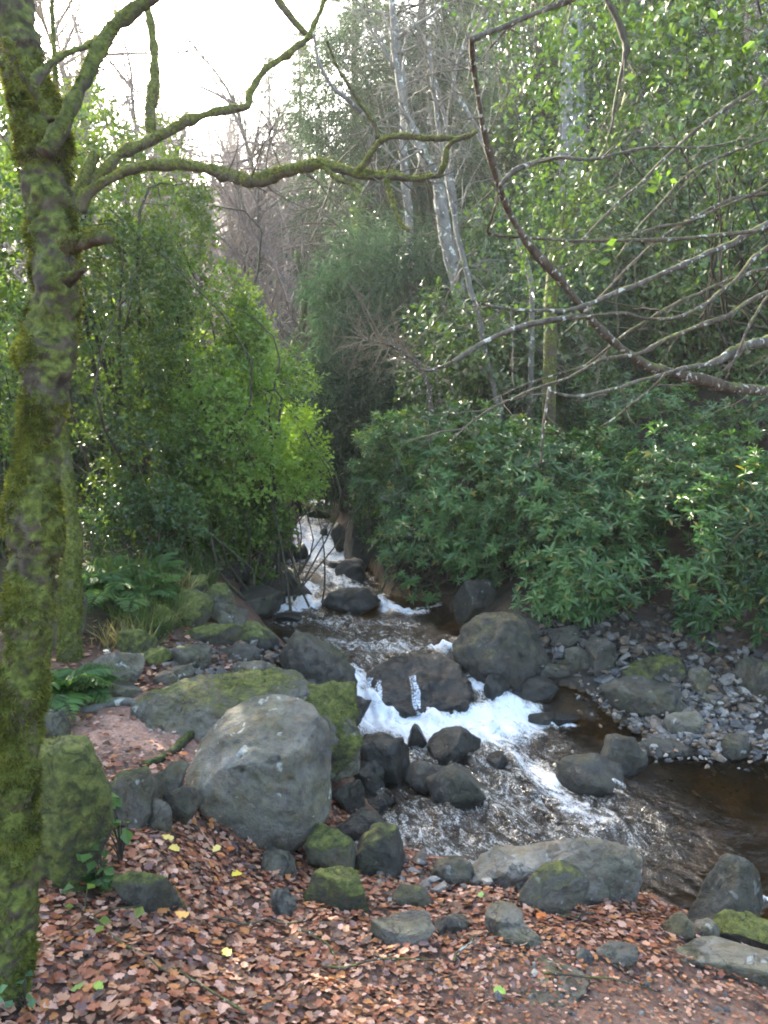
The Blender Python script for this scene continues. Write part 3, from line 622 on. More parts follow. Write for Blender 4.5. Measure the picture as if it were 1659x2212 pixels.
# upstream
rock((693, 1268, 822, 1325), 'dark rounded boulder in the middle of the upper stream', .12, .8, .38, 105, .8, 5, .88)
rock((500, 1222, 677, 1290), 'long black rock jutting into the upper stream from the fern bank', .08, .8, .38, 106, .7, 5)
rock((498, 1268, 612, 1325), 'brown rock with a light flat top beside the long black rock', .1, .5, .6, 107, cuts=8)
rock((628, 1258, 668, 1285), 'small black stone off the tip of the long black rock', .0, 1, .35, 108)
rock((632, 1172, 667, 1212), 'pointed black stone left of the upper white cascade', .05, .9, .35, 109)
rock((552, 1168, 640, 1218), 'black rock ledge under the holly by the upper cascade', .05, .8, .35, 110)
rock((722, 1208, 792, 1255), 'dark rock under the leaves right of the upper cascade', .1, .8, .4, 111)
rock((715, 1128, 765, 1195), 'shadowed rock wall beside the upper cascade', .1, .5, .4, 112)
rock((742, 1118, 822, 1222), 'black rock bank in the shade right of the upper white water', .1, .5, .4, 136)
rock((690, 1140, 708, 1158), 'small dark stone in the upper cascade', .0, 1, .35, 113)
rock((585, 1322, 655, 1345), 'submerged flat stone in the upper pool', .0, 1, .4, 114)
rock((700, 1212, 745, 1228), 'low black stone in the water above the rounded boulder', .0, 1, .35, 115)
rock((655, 1100, 712, 1120), 'dark stone crossing the topmost water', .0, .8, .4, 116)
# left bank
rock((368, 1278, 462, 1348), 'round yellow-green mossy boulder on the left bank', .75, 0, .8, 117, .9, 4, .92, fuzz=.7)
rock((428, 1258, 505, 1318), 'grey mossy rock behind the round mossy boulder', .58, 0, .9, 118, fuzz=.4)
rock((458, 1298, 538, 1358), 'plain brown-grey rounded rock beside the round mossy boulder', .34, .1, .75, 119)
rock((395, 1348, 522, 1395), 'flat rock with an ochre moss top on the left bank', .62, 0, .8, 120, .6, 6, fuzz=.6)
rock((298, 1303, 392, 1365), 'grassy mossy hump below the ferns', .8, 0, .8, 121, fuzz=.9)
rock((508, 1345, 605, 1395), 'low dark mossy rock at the stream edge', .48, .4, .55, 122, fuzz=.3)
rock((136, 1408, 312, 1498), 'long smooth grey slab with a pale fallen leaf on it behind the fern', .2, 0, 1.05, 123, .5, 6, .85, sub=4, fuzz=.3)
rock((112, 1262, 188, 1405), 'tall boulder with moss cap and white lichen behind the leaning trunk', .58, 0, 1.0, 124, .8, 7, fuzz=.6)
rock((252, 1358, 335, 1415), 'tilted mossy stone in the brown grass', .72, 0, .8, 125, roll=20, fuzz=.6)
rock((372, 1392, 455, 1445), 'grey-green flat stone on the little gravel beach', .32, 0, .9, 126)
rock((468, 1392, 565, 1435), 'dark flat stone on the stream side of the little gravel beach', .1, .3, .6, 127)
rock((500, 1422, 598, 1475), 'smooth grey rounded stone above the mossy ledge', .06, .1, 1.0, 128)
rock((215, 1478, 305, 1515), 'bluish grey stone below the long smooth slab', .02, 0, .95, 129)
rock((78, 1538, 148, 1605), 'dark cobble at the foot of the leaning trunk by the bare path', .1, 0, .6, 130)
rock((330, 1440, 420, 1480), 'dark stone between the slab and the mossy ledge', .2, 0, .6, 131, fuzz=.3)
rock((300, 1400, 375, 1435), 'mossy lump beside the long smooth slab', .8, 0, .8, 132, fuzz=.7)
rock((385, 1240, 450, 1285), 'mossy rock at the edge of the fern bank', .7, 0, .7, 133, fuzz=.4)
rock((455, 1205, 545, 1250), 'dark rock under the holly skirt', .2, .1, .45, 134)

# gravel: the larger stones one by one, the rest joined
GCOL = [(.16, .152, .14), (.085, .085, .088), (.20, .155, .115), (.12, .098, .076), (.27, .255, .23), (.07, .066, .062), (.20, .135, .085)]
def chip(seed, sub=1, sq=.8):
    P, Fc = rock_shape((1, .72, .38), seed, sub+1, 6, sq, .2); return P, Fc
M_STONE = bark_mat('river_stone', (.5, .5, .5), (.5, .5, .5), (.5, .5, .5))
def stone_mat():
    m, N, Lk, out = new_mat('river_pebble'); a = N('ShaderNodeAttribute', attribute_name='col'); geo = N('ShaderNodeNewGeometry')
    n = noise_n(N, Lk, 60, 5, .65, geo.outputs['Position']); k = ramp_n(N, Lk, n.outputs[0], [(.3, (.6, .6, .6)), (.7, (1.4, 1.38, 1.35))])
    p = N('ShaderNodeBsdfPrincipled'); Lk(mix_c(N, Lk, 1.0, a.outputs['Color'], k, 'MULTIPLY'), p.inputs['Base Color']); p.inputs['Roughness'].default_value = .7
    b = N('ShaderNodeBump'); b.inputs['Strength'].default_value = .5; b.inputs['Distance'].default_value = .01; Lk(n.outputs[0], b.inputs['Height']); Lk(b.outputs[0], p.inputs['Normal']); Lk(p.outputs[0], out.inputs[0]); return m
M_STONE = stone_mat()
GNAME = ['pale grey', 'dark slate grey', 'tan', 'brown', 'whitish', 'blackish', 'rusty orange']
chips = [[None]*4 for _ in GCOL]
for ci, c in enumerate(GCOL):
    for k in range(4):
        P, Fc = chip(300+ci*4+k, 0 if k == 0 else 1); me = mesh_np('gravel_stone', [(P, Fc, c)], False); me.materials.append(M_STONE); chips[ci][k] = me
r = np.random.default_rng(77)
def scatter_px(quad, n, r):
    """random land points inside a quadrilateral seen on the sheet"""
    q = np.array(quad, float); out = []
    for _ in range(n):
        a, b = r.random(2); p = (q[0]*(1-a)+q[1]*a)*(1-b) + (q[3]*(1-a)+q[2]*a)*b; out.append(hit(*p))
    return np.array(out)
A_ = scatter_px([(1270, 1460), (1660, 1440), (1675, 1640), (1400, 1630)], 230, r)
B_ = scatter_px([(1230, 1400), (1500, 1380), (1600, 1450), (1250, 1480)], 40, r)
for i, p in enumerate(np.vstack([A_, B_])):
    ci = int(r.choice(len(GCOL), p=[.26, .22, .14, .16, .08, .08, .06])); s = float(np.exp(r.normal(math.log(.034), .45)))
    o = bpy.data.objects.new('gravel_stone', chips[ci][i % 4]); COL.objects.link(o); o.location = (p[0], p[1], p[2]+s*.18); o.scale = (s, s, s)
    o.rotation_euler = (r.normal()*.35, r.normal()*.35, r.uniform(0, 6.3))
    tag(o, '%s stone lying in the gravel bar beside the brown pool' % GNAME[ci], 'stone', 'stones of the gravel bar')
def pebbles(name, quad, n, smean, seed, dark=1.0, dz=.1):
    r = np.random.default_rng(seed); c0 = scatter_px(quad, min(n, 160), r); parts = []
    for k in range(n):
        p = c0[k % len(c0)].copy(); p[:2] += r.normal(size=2)*.10; s = float(np.exp(r.normal(math.log(smean), .4)))
        V, Fc = ico(1); V = V*np.array([1, r.uniform(.55, .95), r.uniform(.3, .6)])*(1+.25*r.normal(size=(len(V), 1)))
        V = V@np.array(Euler((r.normal()*.4, r.normal()*.4, r.uniform(0, 6))).to_matrix()).T*s
        p[2] = hz(p[0], p[1]) if k % 3 == 0 else p[2]
        parts.append((V+p+np.array([0, 0, s*dz]), Fc, np.array(GCOL[int(r.integers(len(GCOL)))])*dark))
    return part(name, parts, M_STONE, None, False, 'stuff')
pebbles('gravel', [(1270, 1470), (1660, 1450), (1675, 1635), (1400, 1630)], 1500, .02, 5)
pebbles('beach_gravel', [(330, 1395), (560, 1385), (600, 1450), (420, 1470)], 500, .022, 6, .7)
pebbles('shaded_rubble', [(1100, 1340), (1659, 1400), (1659, 1470), (1180, 1450)], 420, .036, 7, .5)  # stone colours dimmed to paint in the shade under the bushes
pebbles('bank_rubble', [(1130, 1300), (1640, 1320), (1640, 1430), (1200, 1400)], 420, .03, 17, .4)  # same stones dimmed further, shade put into their colour
pebbles('soil_grit', [(820, 2030), (1640, 2080), (1640, 2212), (900, 2212)], 700, .0065, 18, .8)
pebbles('path_grit', [(140, 1550), (420, 1550), (400, 1660), (200, 1680)], 260, .008, 19, 1.1)
pebbles('stream_side_rubble', [(560, 1380), (720, 1480), (760, 1600), (560, 1450)], 160, .04, 8, .5)
pebbles('shore_rubble', [(640, 1800), (900, 1880), (1100, 1960), (760, 1960)], 200, .022, 9, .8)

# thin falls over the dark rock
def trickle(ro, pts, w, seed):
    me = ro.data; co = np.zeros(len(me.vertices)*3, np.float32); me.vertices.foreach_get('co', co); co = co.reshape(-1, 3)+np.array(ro.location)
    uu, vv, dep = to_px(co); parts = []; r = np.random.default_rng(seed)
    ok = dep < np.median(dep)
    for k in range(15):
        Q = []; du = r.normal()*w
        for (u, v) in pts:
            e = (uu-u-du*(.4+.2*abs(v-1470)/40)-r.normal()*w*.45)**2+(vv-v)**2 + np.where(ok, 0, 1e5); i = np.argsort(e)[:7]; Q.append(co[i].mean(0)+np.array([0, -.012, .008]))
        Q = catmull(Q, 5); V, Fq = tube(Q, np.linspace(.002, .0085, len(Q))*r.uniform(.6, 1.4), 5, .1, k); parts.append((V, Fq, None))
    o = part('falling_water', parts, M_FALL, None, True, 'structure'); return o
mF, Nf_, Lf_, of_ = new_mat('falling_white_water'); pf = Nf_('ShaderNodeBsdfPrincipled'); pf.inputs['Base Color'].default_value = (.72, .76, .82, 1); pf.inputs['Roughness'].default_value = .3
tf_ = Nf_('ShaderNodeBsdfTransparent'); xf = Nf_('ShaderNodeMixShader'); nz = noise_n(Nf_, Lf_, 60, 3, .6, Nf_('ShaderNodeNewGeometry').outputs['Position']); Lf_(ramp_n(Nf_, Lf_, nz.outputs[0], [(.40, (0, 0, 0)), (.70, (.9, .9, .9))]), xf.inputs[0]); Lf_(tf_.outputs[0], xf.inputs[1]); Lf_(pf.outputs[0], xf.inputs[2]); Lf_(xf.outputs[0], of_.inputs[0]); M_FALL = mF
trickle(R22, [(886, 1418), (890, 1440), (894, 1465), (898, 1490), (902, 1515), (905, 1545)], 5.5, 1)
trickle(R22, [(800, 1425), (798, 1450), (797, 1480), (800, 1505)], 6, 2)
trickle(R22, [(820, 1470), (818, 1490), (820, 1512)], 5, 3)
# ---------------------------------------------------------------- trees and shrubs
def pl(pts, y0, y1=None, sub=6):
    """polyline given on the sheet with a depth running from y0 to y1 -> points, radii"""
    n = len(pts); ys = np.linspace(y0, y1 if y1 is not None else y0, n)
    P = np.array([np.append(at(p[0], p[1], y), p[2]*y/F if len(p) > 2 else 0) for p, y in zip(pts, ys)])
    Q = catmull(P, sub); return Q[:, :3], np.maximum(Q[:, 3], .0015)
def tri(Fq): return np.vstack([Fq[:, [0, 1, 2]], Fq[:, [0, 2, 3]]])
def wob(P, a, seed, fr=6.0):
    k = np.arange(len(P))[:, None]; q = np.column_stack([P*fr*.5]); d = np.column_stack([fbm(q+seed*3.1+j*11, 2, seed+j) for j in range(3)])
    return P + d*a*np.minimum(1, np.minimum(k, len(P)-1-k+3)/3)

def twigs_on(P, R, n, L, r, seed, gen=2, droop=.0, side=None, t0=.15, fork=.6):
    """bare twigs leaving a limb -> list of (V, F)"""
    rg = np.random.default_rng(seed); out = []; ends = []
    T = nrm(np.gradient(P, axis=0))
    for k in range(n):
        i = int(rg.uniform(t0, 1)*(len(P)-1)); d = nrm(T[i]*rg.uniform(.3, 1.0) + rdir(1, rg)[0]*.9 + (np.array(side)*.6 if side is not None else 0))
        l = L*rg.uniform(.4, 1.3); m = 6; q = [P[i]]
        for s in range(m):
            d = nrm(d + rdir(1, rg)[0]*.22 + np.array([0, 0, -droop])); q.append(q[-1] + d*l/m)
        q = np.array(q); rr = np.linspace(r*rg.uniform(.7, 1.1), r*.18, len(q)); V, Fq = tube(q, rr, 5 if r > .006 else 4); out.append((V, Fq)); ends.append(q)
        if gen > 1: 
            o2, e2 = twigs_on(q, rr, int(rg.integers(2, 5)), l*fork, r*.45, int(rg.integers(1e6)), gen-1, droop, None, .2, fork); out += o2; ends += e2
    return out, ends

def fuzz_on(parts, dens, seed, sun_side=(0, 0, 1), bias=.3, size=.012, thr=.5, fr=8.0, cols=None, maxn=26000):
    V = parts[0]; Fc = tri(parts[1]) if parts[1].shape[1] == 4 else parts[1]
    r = np.random.default_rng(seed); a, b, c = V[Fc[:, 0]], V[Fc[:, 1]], V[Fc[:, 2]]; nn = np.cross(b-a, c-a); ar = np.linalg.norm(nn, axis=1)/2; nn = nrm(nn)
    m = sstep(thr-.15, thr+.15, .5 + .45*fbm((a+b+c)/3*fr, 4, seed) + bias*(nn@np.array(sun_side)))
    w = ar*m; n = int(min(maxn, w.sum()*dens))
    f = r.choice(len(Fc), n, p=w/w.sum()); u, v = r.random(n), r.random(n); fl = u+v > 1; u[fl], v[fl] = 1-u[fl], 1-v[fl]
    Q = a[f]+u[:, None]*(b[f]-a[f])+v[:, None]*(c[f]-a[f])
    A = nn[f]*.8 + rdir(n, r)*.75 + np.array([0, 0, -.35])
    cols = cols or ((.032, .038, .008), (.092, .102, .018), (.175, .182, .034)); c0, c1, c2 = map(np.array, cols)
    t = np.clip(.5+.55*fbm(Q*22, 3, seed+4)+r.normal(size=n)*.2, 0, 1)[:, None]; C = np.where(t < .5, c0+(c1-c0)*t*2, c1+(c2-c1)*(t-.5)*2)
    return leaves(T_BLADE, Q-nn[f]*.001, A, rdir(n, r), size*r.uniform(.5, 1.5, n), C, np.full(n, 2.0))

def loc(parts, base):
    return [(V-base, Fq, None if len(p) == 0 else p[0]) for V, Fq, *p in parts]

# --- the mossy tree in front
Y1 = 2.08
P1, R1 = pl([(12, 2330, 74), (20, 2250, 64), (26, 2130, 56), (32, 2000, 55), (36, 1800, 52), (40, 1620, 50), (52, 1420, 56), (68, 1230, 60), (76, 1115, 68), (80, 1040, 60), (86, 940, 58), (102, 810, 60), (112, 745, 60), (122, 640, 57), (119, 560, 55), (112, 480, 54), (98, 385, 56), (88, 305, 62), (70, 220, 52), (48, 140, 50), (34, 60, 47), (15, -80, 43), (-30, -300, 40), (-60, -700, 34), (-40, -1300, 22)], Y1, 2.3, 20); R1 = R1*np.interp(P1[:, 2], [0, 1.2, 2.0], [.74, .78, .84])
tb = np.array([P1[0][0], P1[0][1], hz(P1[0][0], P1[0][1])-.03])
t = thing('mossy_tree', 'leaning tree trunk thick with green moss standing at the edge of the leafy clearing', 'tree', tb)
TV, TF = tube(P1, R1, 56, .16, 4); nT = nrm(TV-np.column_stack([np.interp(TV[:, 2], P1[:, 2], P1[:, 0]), np.interp(TV[:, 2], P1[:, 2], P1[:, 1]), TV[:, 2]]))
TV = TV + nT*(.011*fbm(TV*np.array([9, 9, 6]), 3, 71) + .009*fbm(TV*24, 3, 72) + .006*fbm(TV*48, 2, 73))[:, None]
# knots, hollows and swellings
for (u, v, rad, amp) in ((128, 1118, .035, .022), (30, 1100, .03, .014), (60, 1085, .028, -.03), (165, 770, .05, .016), (178, 585, .04, .016), (100, 355, .045, -.02), (60, 300, .035, .014), (95, 540, .03, -.012), (70, 640, .03, .010), (40, 900, .05, .012), (30, 1500, .06, .012), (70, 1400, .04, -.012)):
    c = at(u, v, Y1-.06); e = np.exp(-((TV-c)**2).sum(1)/rad**2); i = np.argmin(((P1[None]-TV[:, None])**2).sum(-1), 1) if False else None
    ax = np.array([np.interp(TV[:, 2], P1[:, 2], P1[:, 0]), np.interp(TV[:, 2], P1[:, 2], P1[:, 1])]).T; n = nrm(TV[:, :2]-ax)
    TV[:, :2] += n*(e*amp)[:, None]
part('trunk', [(TV-tb, TF, None)], M_BARKMOSS, t, True)
def limb(t, tb, pts, y0, y1, mat, n=10, lump=.12, seed=1, fuzz=None, w=.01, name='limb', thr=.5, bias=.45, size=.012, cols=None, sub=12):
    P, R = pl(pts, y0, y1, sub); R = R*(.85 + .22*fbm(P*9, 2, seed+3)); lump *= 1.7; P = wob(P, w, seed); V, Fq = tube(P, R, n, lump, seed)
    o = part(name, [(V-tb, Fq, None)], mat, t, True)
    if fuzz:
        fz = fuzz_on((V, Fq), fuzz, seed, bias=bias, thr=thr, size=size, fr=12, cols=cols); part('moss', [(fz[0]-tb, fz[1], fz[2])], M_MOSS, o, False, 'stuff')
    return P, R
for v_, hh_, am in ((735, .045, .014), (792, .05, -.014), (292, .04, .016), (345, .06, -.014), (560, .06, .006), (1100, .05, .014), (1165, .07, -.010), (940, .10, .008), (1480, .12, .008)):
    zc = at(80, v_, Y1)[2]; TV = TV + nT*((am*np.exp(-((TV[:, 2]-zc + .03*fbm(TV*5, 2, 9))/hh_)**2))*(.6+.8*fbm(TV*6, 2, int(v_))))[:, None]
bare_shade_px = [(70, 1960, 40, 90), (15, 2080, 40, 110), (75, 1620, 30, 70), (100, 1380, 30, 80), (95, 370, 60, 60), (140, 640, 55, 60), (130, 815, 50, 45), (70, 1130, 85, 75), (90, 1260, 60, 80), (40, 90, 50, 90), (95, 250, 40, 40), (20, 1750, 40, 60), (60, 1450, 30, 90)]  # bare bark, and moss thinned to paint hollow and ridge shadows
def bare_shade_mask(Q):
    u, v, d = to_px(Q); m = np.ones(len(Q))
    for (a, b, c_, d_) in bare_shade_px: m *= 1-.95*np.exp(-(((u-a)/c_)**2+((v-b)/d_)**2)**1.5)
    return m
_fo = fuzz_on
def fuzz_on(parts, *a, **k):
    out = _fo(parts, *a, **k)
    if parts[0] is not TV: return out
    n3_ = len(out[1]); ctr = out[0].reshape(n3_, 3, 3)[:, 0]; kp = np.random.default_rng(2).random(n3_) < bare_shade_mask(ctr); V3 = out[0].reshape(n3_, 3, 3)[kp]
    return V3.reshape(-1, 3), np.arange(kp.sum()*3).reshape(-1, 3), out[2][kp]
fz = fuzz_on((TV, TF), 110000, 3, (-.2, -.3, .3), .10, .014, .42, 8.0, maxn=90000)
part('moss', [(fz[0]-tb, fz[1], fz[2])], M_MOSS, t, False, 'stuff')
limb(t, tb, [(95, 330, 30), (140, 255, 22), (185, 170, 19), (225, 95, 18), (265, 38, 18), (335, -15, 15), (420, -110, 12), (520, -260, 8)], 2.12, 2.5, M_BARKMOSS, 14, .14, 5, 30000, thr=.62)
limb(t, tb, [(70, 190, 14), (120, 140, 9), (175, 108, 8), (215, 85, 8)], 2.1, 2.3, M_BARKMOSS, 9, .1, 6, 20000, thr=.6)
limb(t, tb, [(140, 528, 22), (185, 518, 20), (212, 516, 19), (235, 517, 16)], 2.08, 2.0, M_BARKMOSS, 12, .2, 7, 60000, name='branch_stub', thr=.35)
limb(t, tb, [(140, 605, 20), (172, 592, 13), (188, 584, 9)], 2.08, 2.04, M_BARKMOSS, 10, .3, 8, 40000, name='branch_stub')
limb(t, tb, [(15, 85, 12), (40, 150, 12), (75, 200, 11), (110, 260, 8)], 2.03, 2.03, M_BARKMOSS, 8, .2, 9, 60000, name='moss_ridge', thr=.3)

# --- second mossy tree with the long crooked limb
Y2 = 5.3
g2 = hit(152, 1300); tb = np.array([at(152, 1300, Y2)[0], Y2, hz(at(152, 1300, Y2)[0], Y2)-.05])
t = thing('crooked_tree', 'slim mossy tree behind the leaning trunk, its crooked mossy limbs reaching across the stream', 'tree', tb)
pz = CY - F*math.tan(math.atan2(tb[2]-EYE, Y2)-PITCH) 
P, R = pl([(152, pz, 27), (152, 1200, 22), (146, 1080, 19), (132, 950, 18), (122, 800, 17), (120, 620, 16), (140, 490, 16), (182, 400, 14), (205, 330, 11)], Y2, 5.5); V, Fq = tube(wob(P, .015, 3), R, 16, .12, 8)
part('trunk', [(V-tb, Fq, None)], M_BARKMOSS2, t, True); fz = fuzz_on((V, Fq), 9000, 5, (-.4, -.3, .3), .2, .02, .45, 7); part('moss', [(fz[0]-tb, fz[1], fz[2])], M_MOSS, t, False, 'stuff')
GC = ((.04, .048, .008), (.115, .13, .020), (.23, .24, .04))
long_ = limb(t, tb, [(176, 455, 15), (190, 415, 15), (250, 382, 13), (330, 358, 13), (430, 362, 12), (490, 378, 13), (545, 391, 14), (615, 372, 14), (690, 357, 12), (740, 372, 12), (800, 382, 11), (880, 383, 9), (955, 378, 7)], 5.4, 4.9, M_BARKMOSS2, 12, .16, 11, 14000, .018, thr=.52, size=.018, cols=GC)
limb(t, tb, [(765, 378, 9), (790, 352, 8), (808, 322, 7), (832, 298, 7), (880, 296, 7), (940, 297, 7), (1000, 298, 6), (1030, 285, 5)], 5.0, 4.8, M_BARKMOSS2, 9, .16, 12, 12000, .012, thr=.45, size=.016, cols=GC)
limb(t, tb, [(815, 300, 6), (795, 250, 6), (760, 195, 5), (725, 140, 4), (705, 90, 3)], 4.85, 4.7, M_BARKMOSS, 7, .12, 13, None, .02)
limb(t, tb, [(795, 250, 5), (750, 205, 6), (715, 180, 5), (690, 130, 4), (675, 60, 3)], 4.85, 4.8, M_BARKPALE, 7, .12, 14, None, .02)
limb(t, tb, [(950, 380, 6), (962, 352, 6), (968, 322, 6), (985, 305, 6), (1020, 292, 5)], 4.9, 4.8, M_BARKMOSS2, 8, .14, 15, 12000, .008, thr=.45, size=.014, cols=GC)
limb(t, tb, [(835, 385, 6), (842, 420, 5), (852, 458, 5), (866, 488, 5), (880, 496, 6)], 4.95, 4.85, M_BARKMOSS2, 8, .2, 16, 14000, .008, thr=.45, size=.016, cols=GC)
limb(t, tb, [(700, 362, 5), (725, 385, 6), (765, 400, 4)], 5.0, 4.9, M_BARKMOSS2, 7, .2, 17, 16000, .006, thr=.4, size=.016, cols=GC)
limb(t, tb, [(190, 400, 14), (255, 340, 13), (320, 308, 13), (400, 266, 12), (470, 243, 10), (532, 228, 9), (542, 190, 9), (575, 148, 8), (630, 118, 8), (662, 92, 7), (685, 50, 6), (720, -30, 5)], 5.5, 6.0, M_BARKMOSS2, 10, .18, 18, 9000, .022, thr=.5, size=.02, cols=GC)
limb(t, tb, [(318, 308, 14), (322, 230, 13), (330, 140, 12), (322, 60, 10), (310, -60, 8), (300, -260, 6)], 5.7, 5.9, M_BARKMOSS2, 10, .15, 19, 8000, .02, thr=.5, size=.02, cols=GC)
limb(t, tb, [(590, -15, 7), (620, 25, 8), (655, 65, 8), (680, 80, 5)], 5.9, 6.0, M_BARKMOSS2, 8, .15, 20, 9000, .01, thr=.45, size=.018, cols=GC)
tw, en = twigs_on(*long_, 26, .5, .006, 21, 2, .02, None, .4); part('twigs', [(v-tb, f, (.07, .06, .045)) for v, f in tw], M_TWIG, t, True, 'stuff')

P, R = pl([(92, 1440, 16), (100, 1380, 13), (106, 1300, 12), (112, 1220, 11), (120, 1000, 10), (128, 700, 9), (120, 300, 6), (110, -50, 4)], 3.7, 3.9); V, Fq = tube(wob(P, .012, 5), R, 12, .12, 4); tb = P[0]
t = thing('mossy_sapling', 'thin mossy stem right behind the leaning trunk beside the white-lichened boulder', 'tree', tb)
part('trunk', [(V-tb, Fq, None)], M_BARKMOSS2, t, True); fz = fuzz_on((V, Fq), 16000, 8, (-.4, -.2, .2), .2, .014, .45, 9); part('moss', [(fz[0]-tb, fz[1], fz[2])], M_MOSS, t, False, 'stuff')

M_LIMB = bark_mat('grey_limb_bark', (.032, .026, .020), (.078, .066, .053), (.17, .155, .13), 26, (.08, .09, .02), .1, .12)
# --- the bare limbs overhanging from the right
tx, ty = 3.9, 4.9; tb = np.array([tx, ty, hz(tx, ty)-.1])
t = thing('overhanging_tree', 'tree on the right bank sending long bare grey limbs low over the stream', 'tree', tb)
TP = catmull([(tx, ty, tb[2]-.1), (tx-.05, ty+.05, tb[2]+1.0), (tx-.15, ty+.05, 2.2), (tx-.1, ty+.1, 4.0), (tx, ty, 6.5)], 6); V, Fq = tube(TP, np.linspace(.17, .06, len(TP)), 14, .1, 3); part('trunk', [(V-tb, Fq, None)], M_BARK, t, True)
allt = []
def rl(pts, y0, y1, n=8, seed=1, tw=10, L=.35, r=.0035, t0=.1, w=.012, mat=None):
    P, R = limb(t, tb, pts, y0, y1, mat or M_BARK, n, .10, seed, None, w)
    if tw: a, e = twigs_on(P, R, tw, L, r, seed+50, 2, .01, None, t0); allt.extend(a); return P, R, e
    return P, R, []
e1 = rl([(2330, 900, 20), (2000, 885, 18), (1800, 865, 17), (1659, 845, 15), (1550, 826, 14), (1440, 803, 13), (1360, 768, 12), (1300, 715, 11), (1240, 640, 10), (1170, 560, 10), (1112, 482, 9), (1080, 410, 8), (1060, 340, 8), (1040, 250, 7), (1026, 150, 7), (1021, 85, 6)], 4.8, 3.1, 10, 61, 16, .35)
rl([(1021, 88, 8), (1060, 68, 7), (1130, 40, 7), (1200, 12, 6), (1280, -20, 5), (1400, -60, 4)], 3.15, 3.3, 8, 62, 8, .3, mat=M_LIMB)
rl([(1258, 684, 7), (1180, 690, 7), (1100, 714, 6), (1020, 755, 5.5), (960, 786, 5), (918, 794, 3.5), (880, 770, 2), (840, 740, 1.5)], 3.45, 3.2, 8, 63, 12, .22, .0025, .5, mat=M_LIMB)
rl([(2200, 300, 10), (1900, 390, 9), (1659, 482, 8), (1580, 524, 8), (1500, 560, 7), (1380, 618, 6.5), (1250, 660, 6), (1180, 668, 5), (1100, 668, 4), (1020, 650, 2.5)], 4.6, 3.3, 8, 64, 14, .3, mat=M_LIMB)
rl([(2200, 480, 9), (1900, 560, 8), (1659, 632, 7), (1560, 690, 7), (1450, 732, 6), (1380, 762, 6), (1300, 772, 4.5), (1200, 822, 4), (1110, 855, 3.5), (1040, 892, 3), (975, 950, 2)], 4.6, 3.2, 8, 65, 14, .3)
rl([(2300, 640, 18), (1950, 700, 17), (1750, 715, 16), (1659, 735, 14), (1600, 752, 12), (1540, 785, 8), (1450, 808, 6), (1380, 820, 5), (1320, 845, 4), (1250, 852, 4), (1190, 840, 3)], 4.6, 3.4, 9, 66, 8, .3, mat=M_LIMB)
rl([(1080, 405, 6), (1130, 362, 6), (1200, 336, 5.5), (1280, 342, 5), (1330, 335, 4), (1400, 318, 4), (1500, 322, 3), (1620, 300, 2)], 3.3, 3.6, 8, 67, 12, .3, mat=M_LIMB)
rl([(1850, 455, 7), (1659, 488, 5), (1500, 512, 5), (1300, 522, 4.5), (1150, 518, 4), (1062, 505, 3.5), (1062, 470, 3), (1080, 415, 3)], 4.3, 3.4, 7, 68, 8, .25)
rl([(2000, 400, 8), (1800, 470, 7), (1659, 530, 6), (1590, 600, 6), (1520, 660, 6), (1460, 690, 5), (1400, 690, 4), (1340, 672, 3.5), (1240, 690, 3)], 4.6, 3.4, 7, 69, 8, .25)
rl([(1188, 836, 4), (1180, 880, 3.5), (1174, 940, 3), (1168, 1000, 2)], 3.2, 3.15, 6, 70, 2, .12)
rl([(1440, 805, 4), (1400, 850, 3.5), (1350, 890, 3), (1290, 930, 2)], 3.5, 3.6, 6, 71, 4, .2)
rl([(1659, 400, 4), (1500, 470, 4), (1380, 500, 3), (1250, 560, 2.5), (1160, 620, 2)], 4.2, 3.8, 6, 72, 6, .3)
rl([(1700, 150, 6), (1560, 240, 5), (1450, 330, 4), (1350, 420, 3), (1260, 520, 2.5)], 4.4, 4.0, 6, 73, 10, .35)
rl([(1659, 300, 4), (1520, 360, 4), (1400, 470, 3), (1330, 560, 2)], 4.3, 4.0, 6, 74, 8, .35)
rl([(1300, -30, 8), (1350, 80, 8), (1352, 130, 7), (1340, 180, 6), (1330, 230, 4), (1320, 290, 3)], 4.8, 4.7, 7, 75, 10, .3, mat=M_BARKDARK)
rl([(1659, 640, 5), (1620, 700, 4), (1590, 770, 4), (1560, 800, 2)], 4.1, 4.0, 6, 76, 4, .2)
rl([(1275, -10, 4), (1180, 25, 4), (1110, 60, 3.5), (1060, 110, 2.5)], 3.3, 3.2, 6, 77, 5, .2)
rl([(1900, 560, 7), (1659, 580, 5), (1500, 640, 4.5), (1380, 700, 4), (1250, 790, 3), (1150, 830, 2), (1060, 860, 1.5)], 4.6, 3.9, 6, 78, 10, .3)
rl([(2000, 300, 6), (1750, 400, 5), (1560, 440, 4.5), (1420, 520, 4), (1300, 640, 3), (1220, 720, 2)], 4.8, 4.2, 6, 79, 12, .35)
part('twigs', [(v-tb, f, (.075, .065, .052)) for v, f in allt], M_TWIG, t, True, 'stuff')

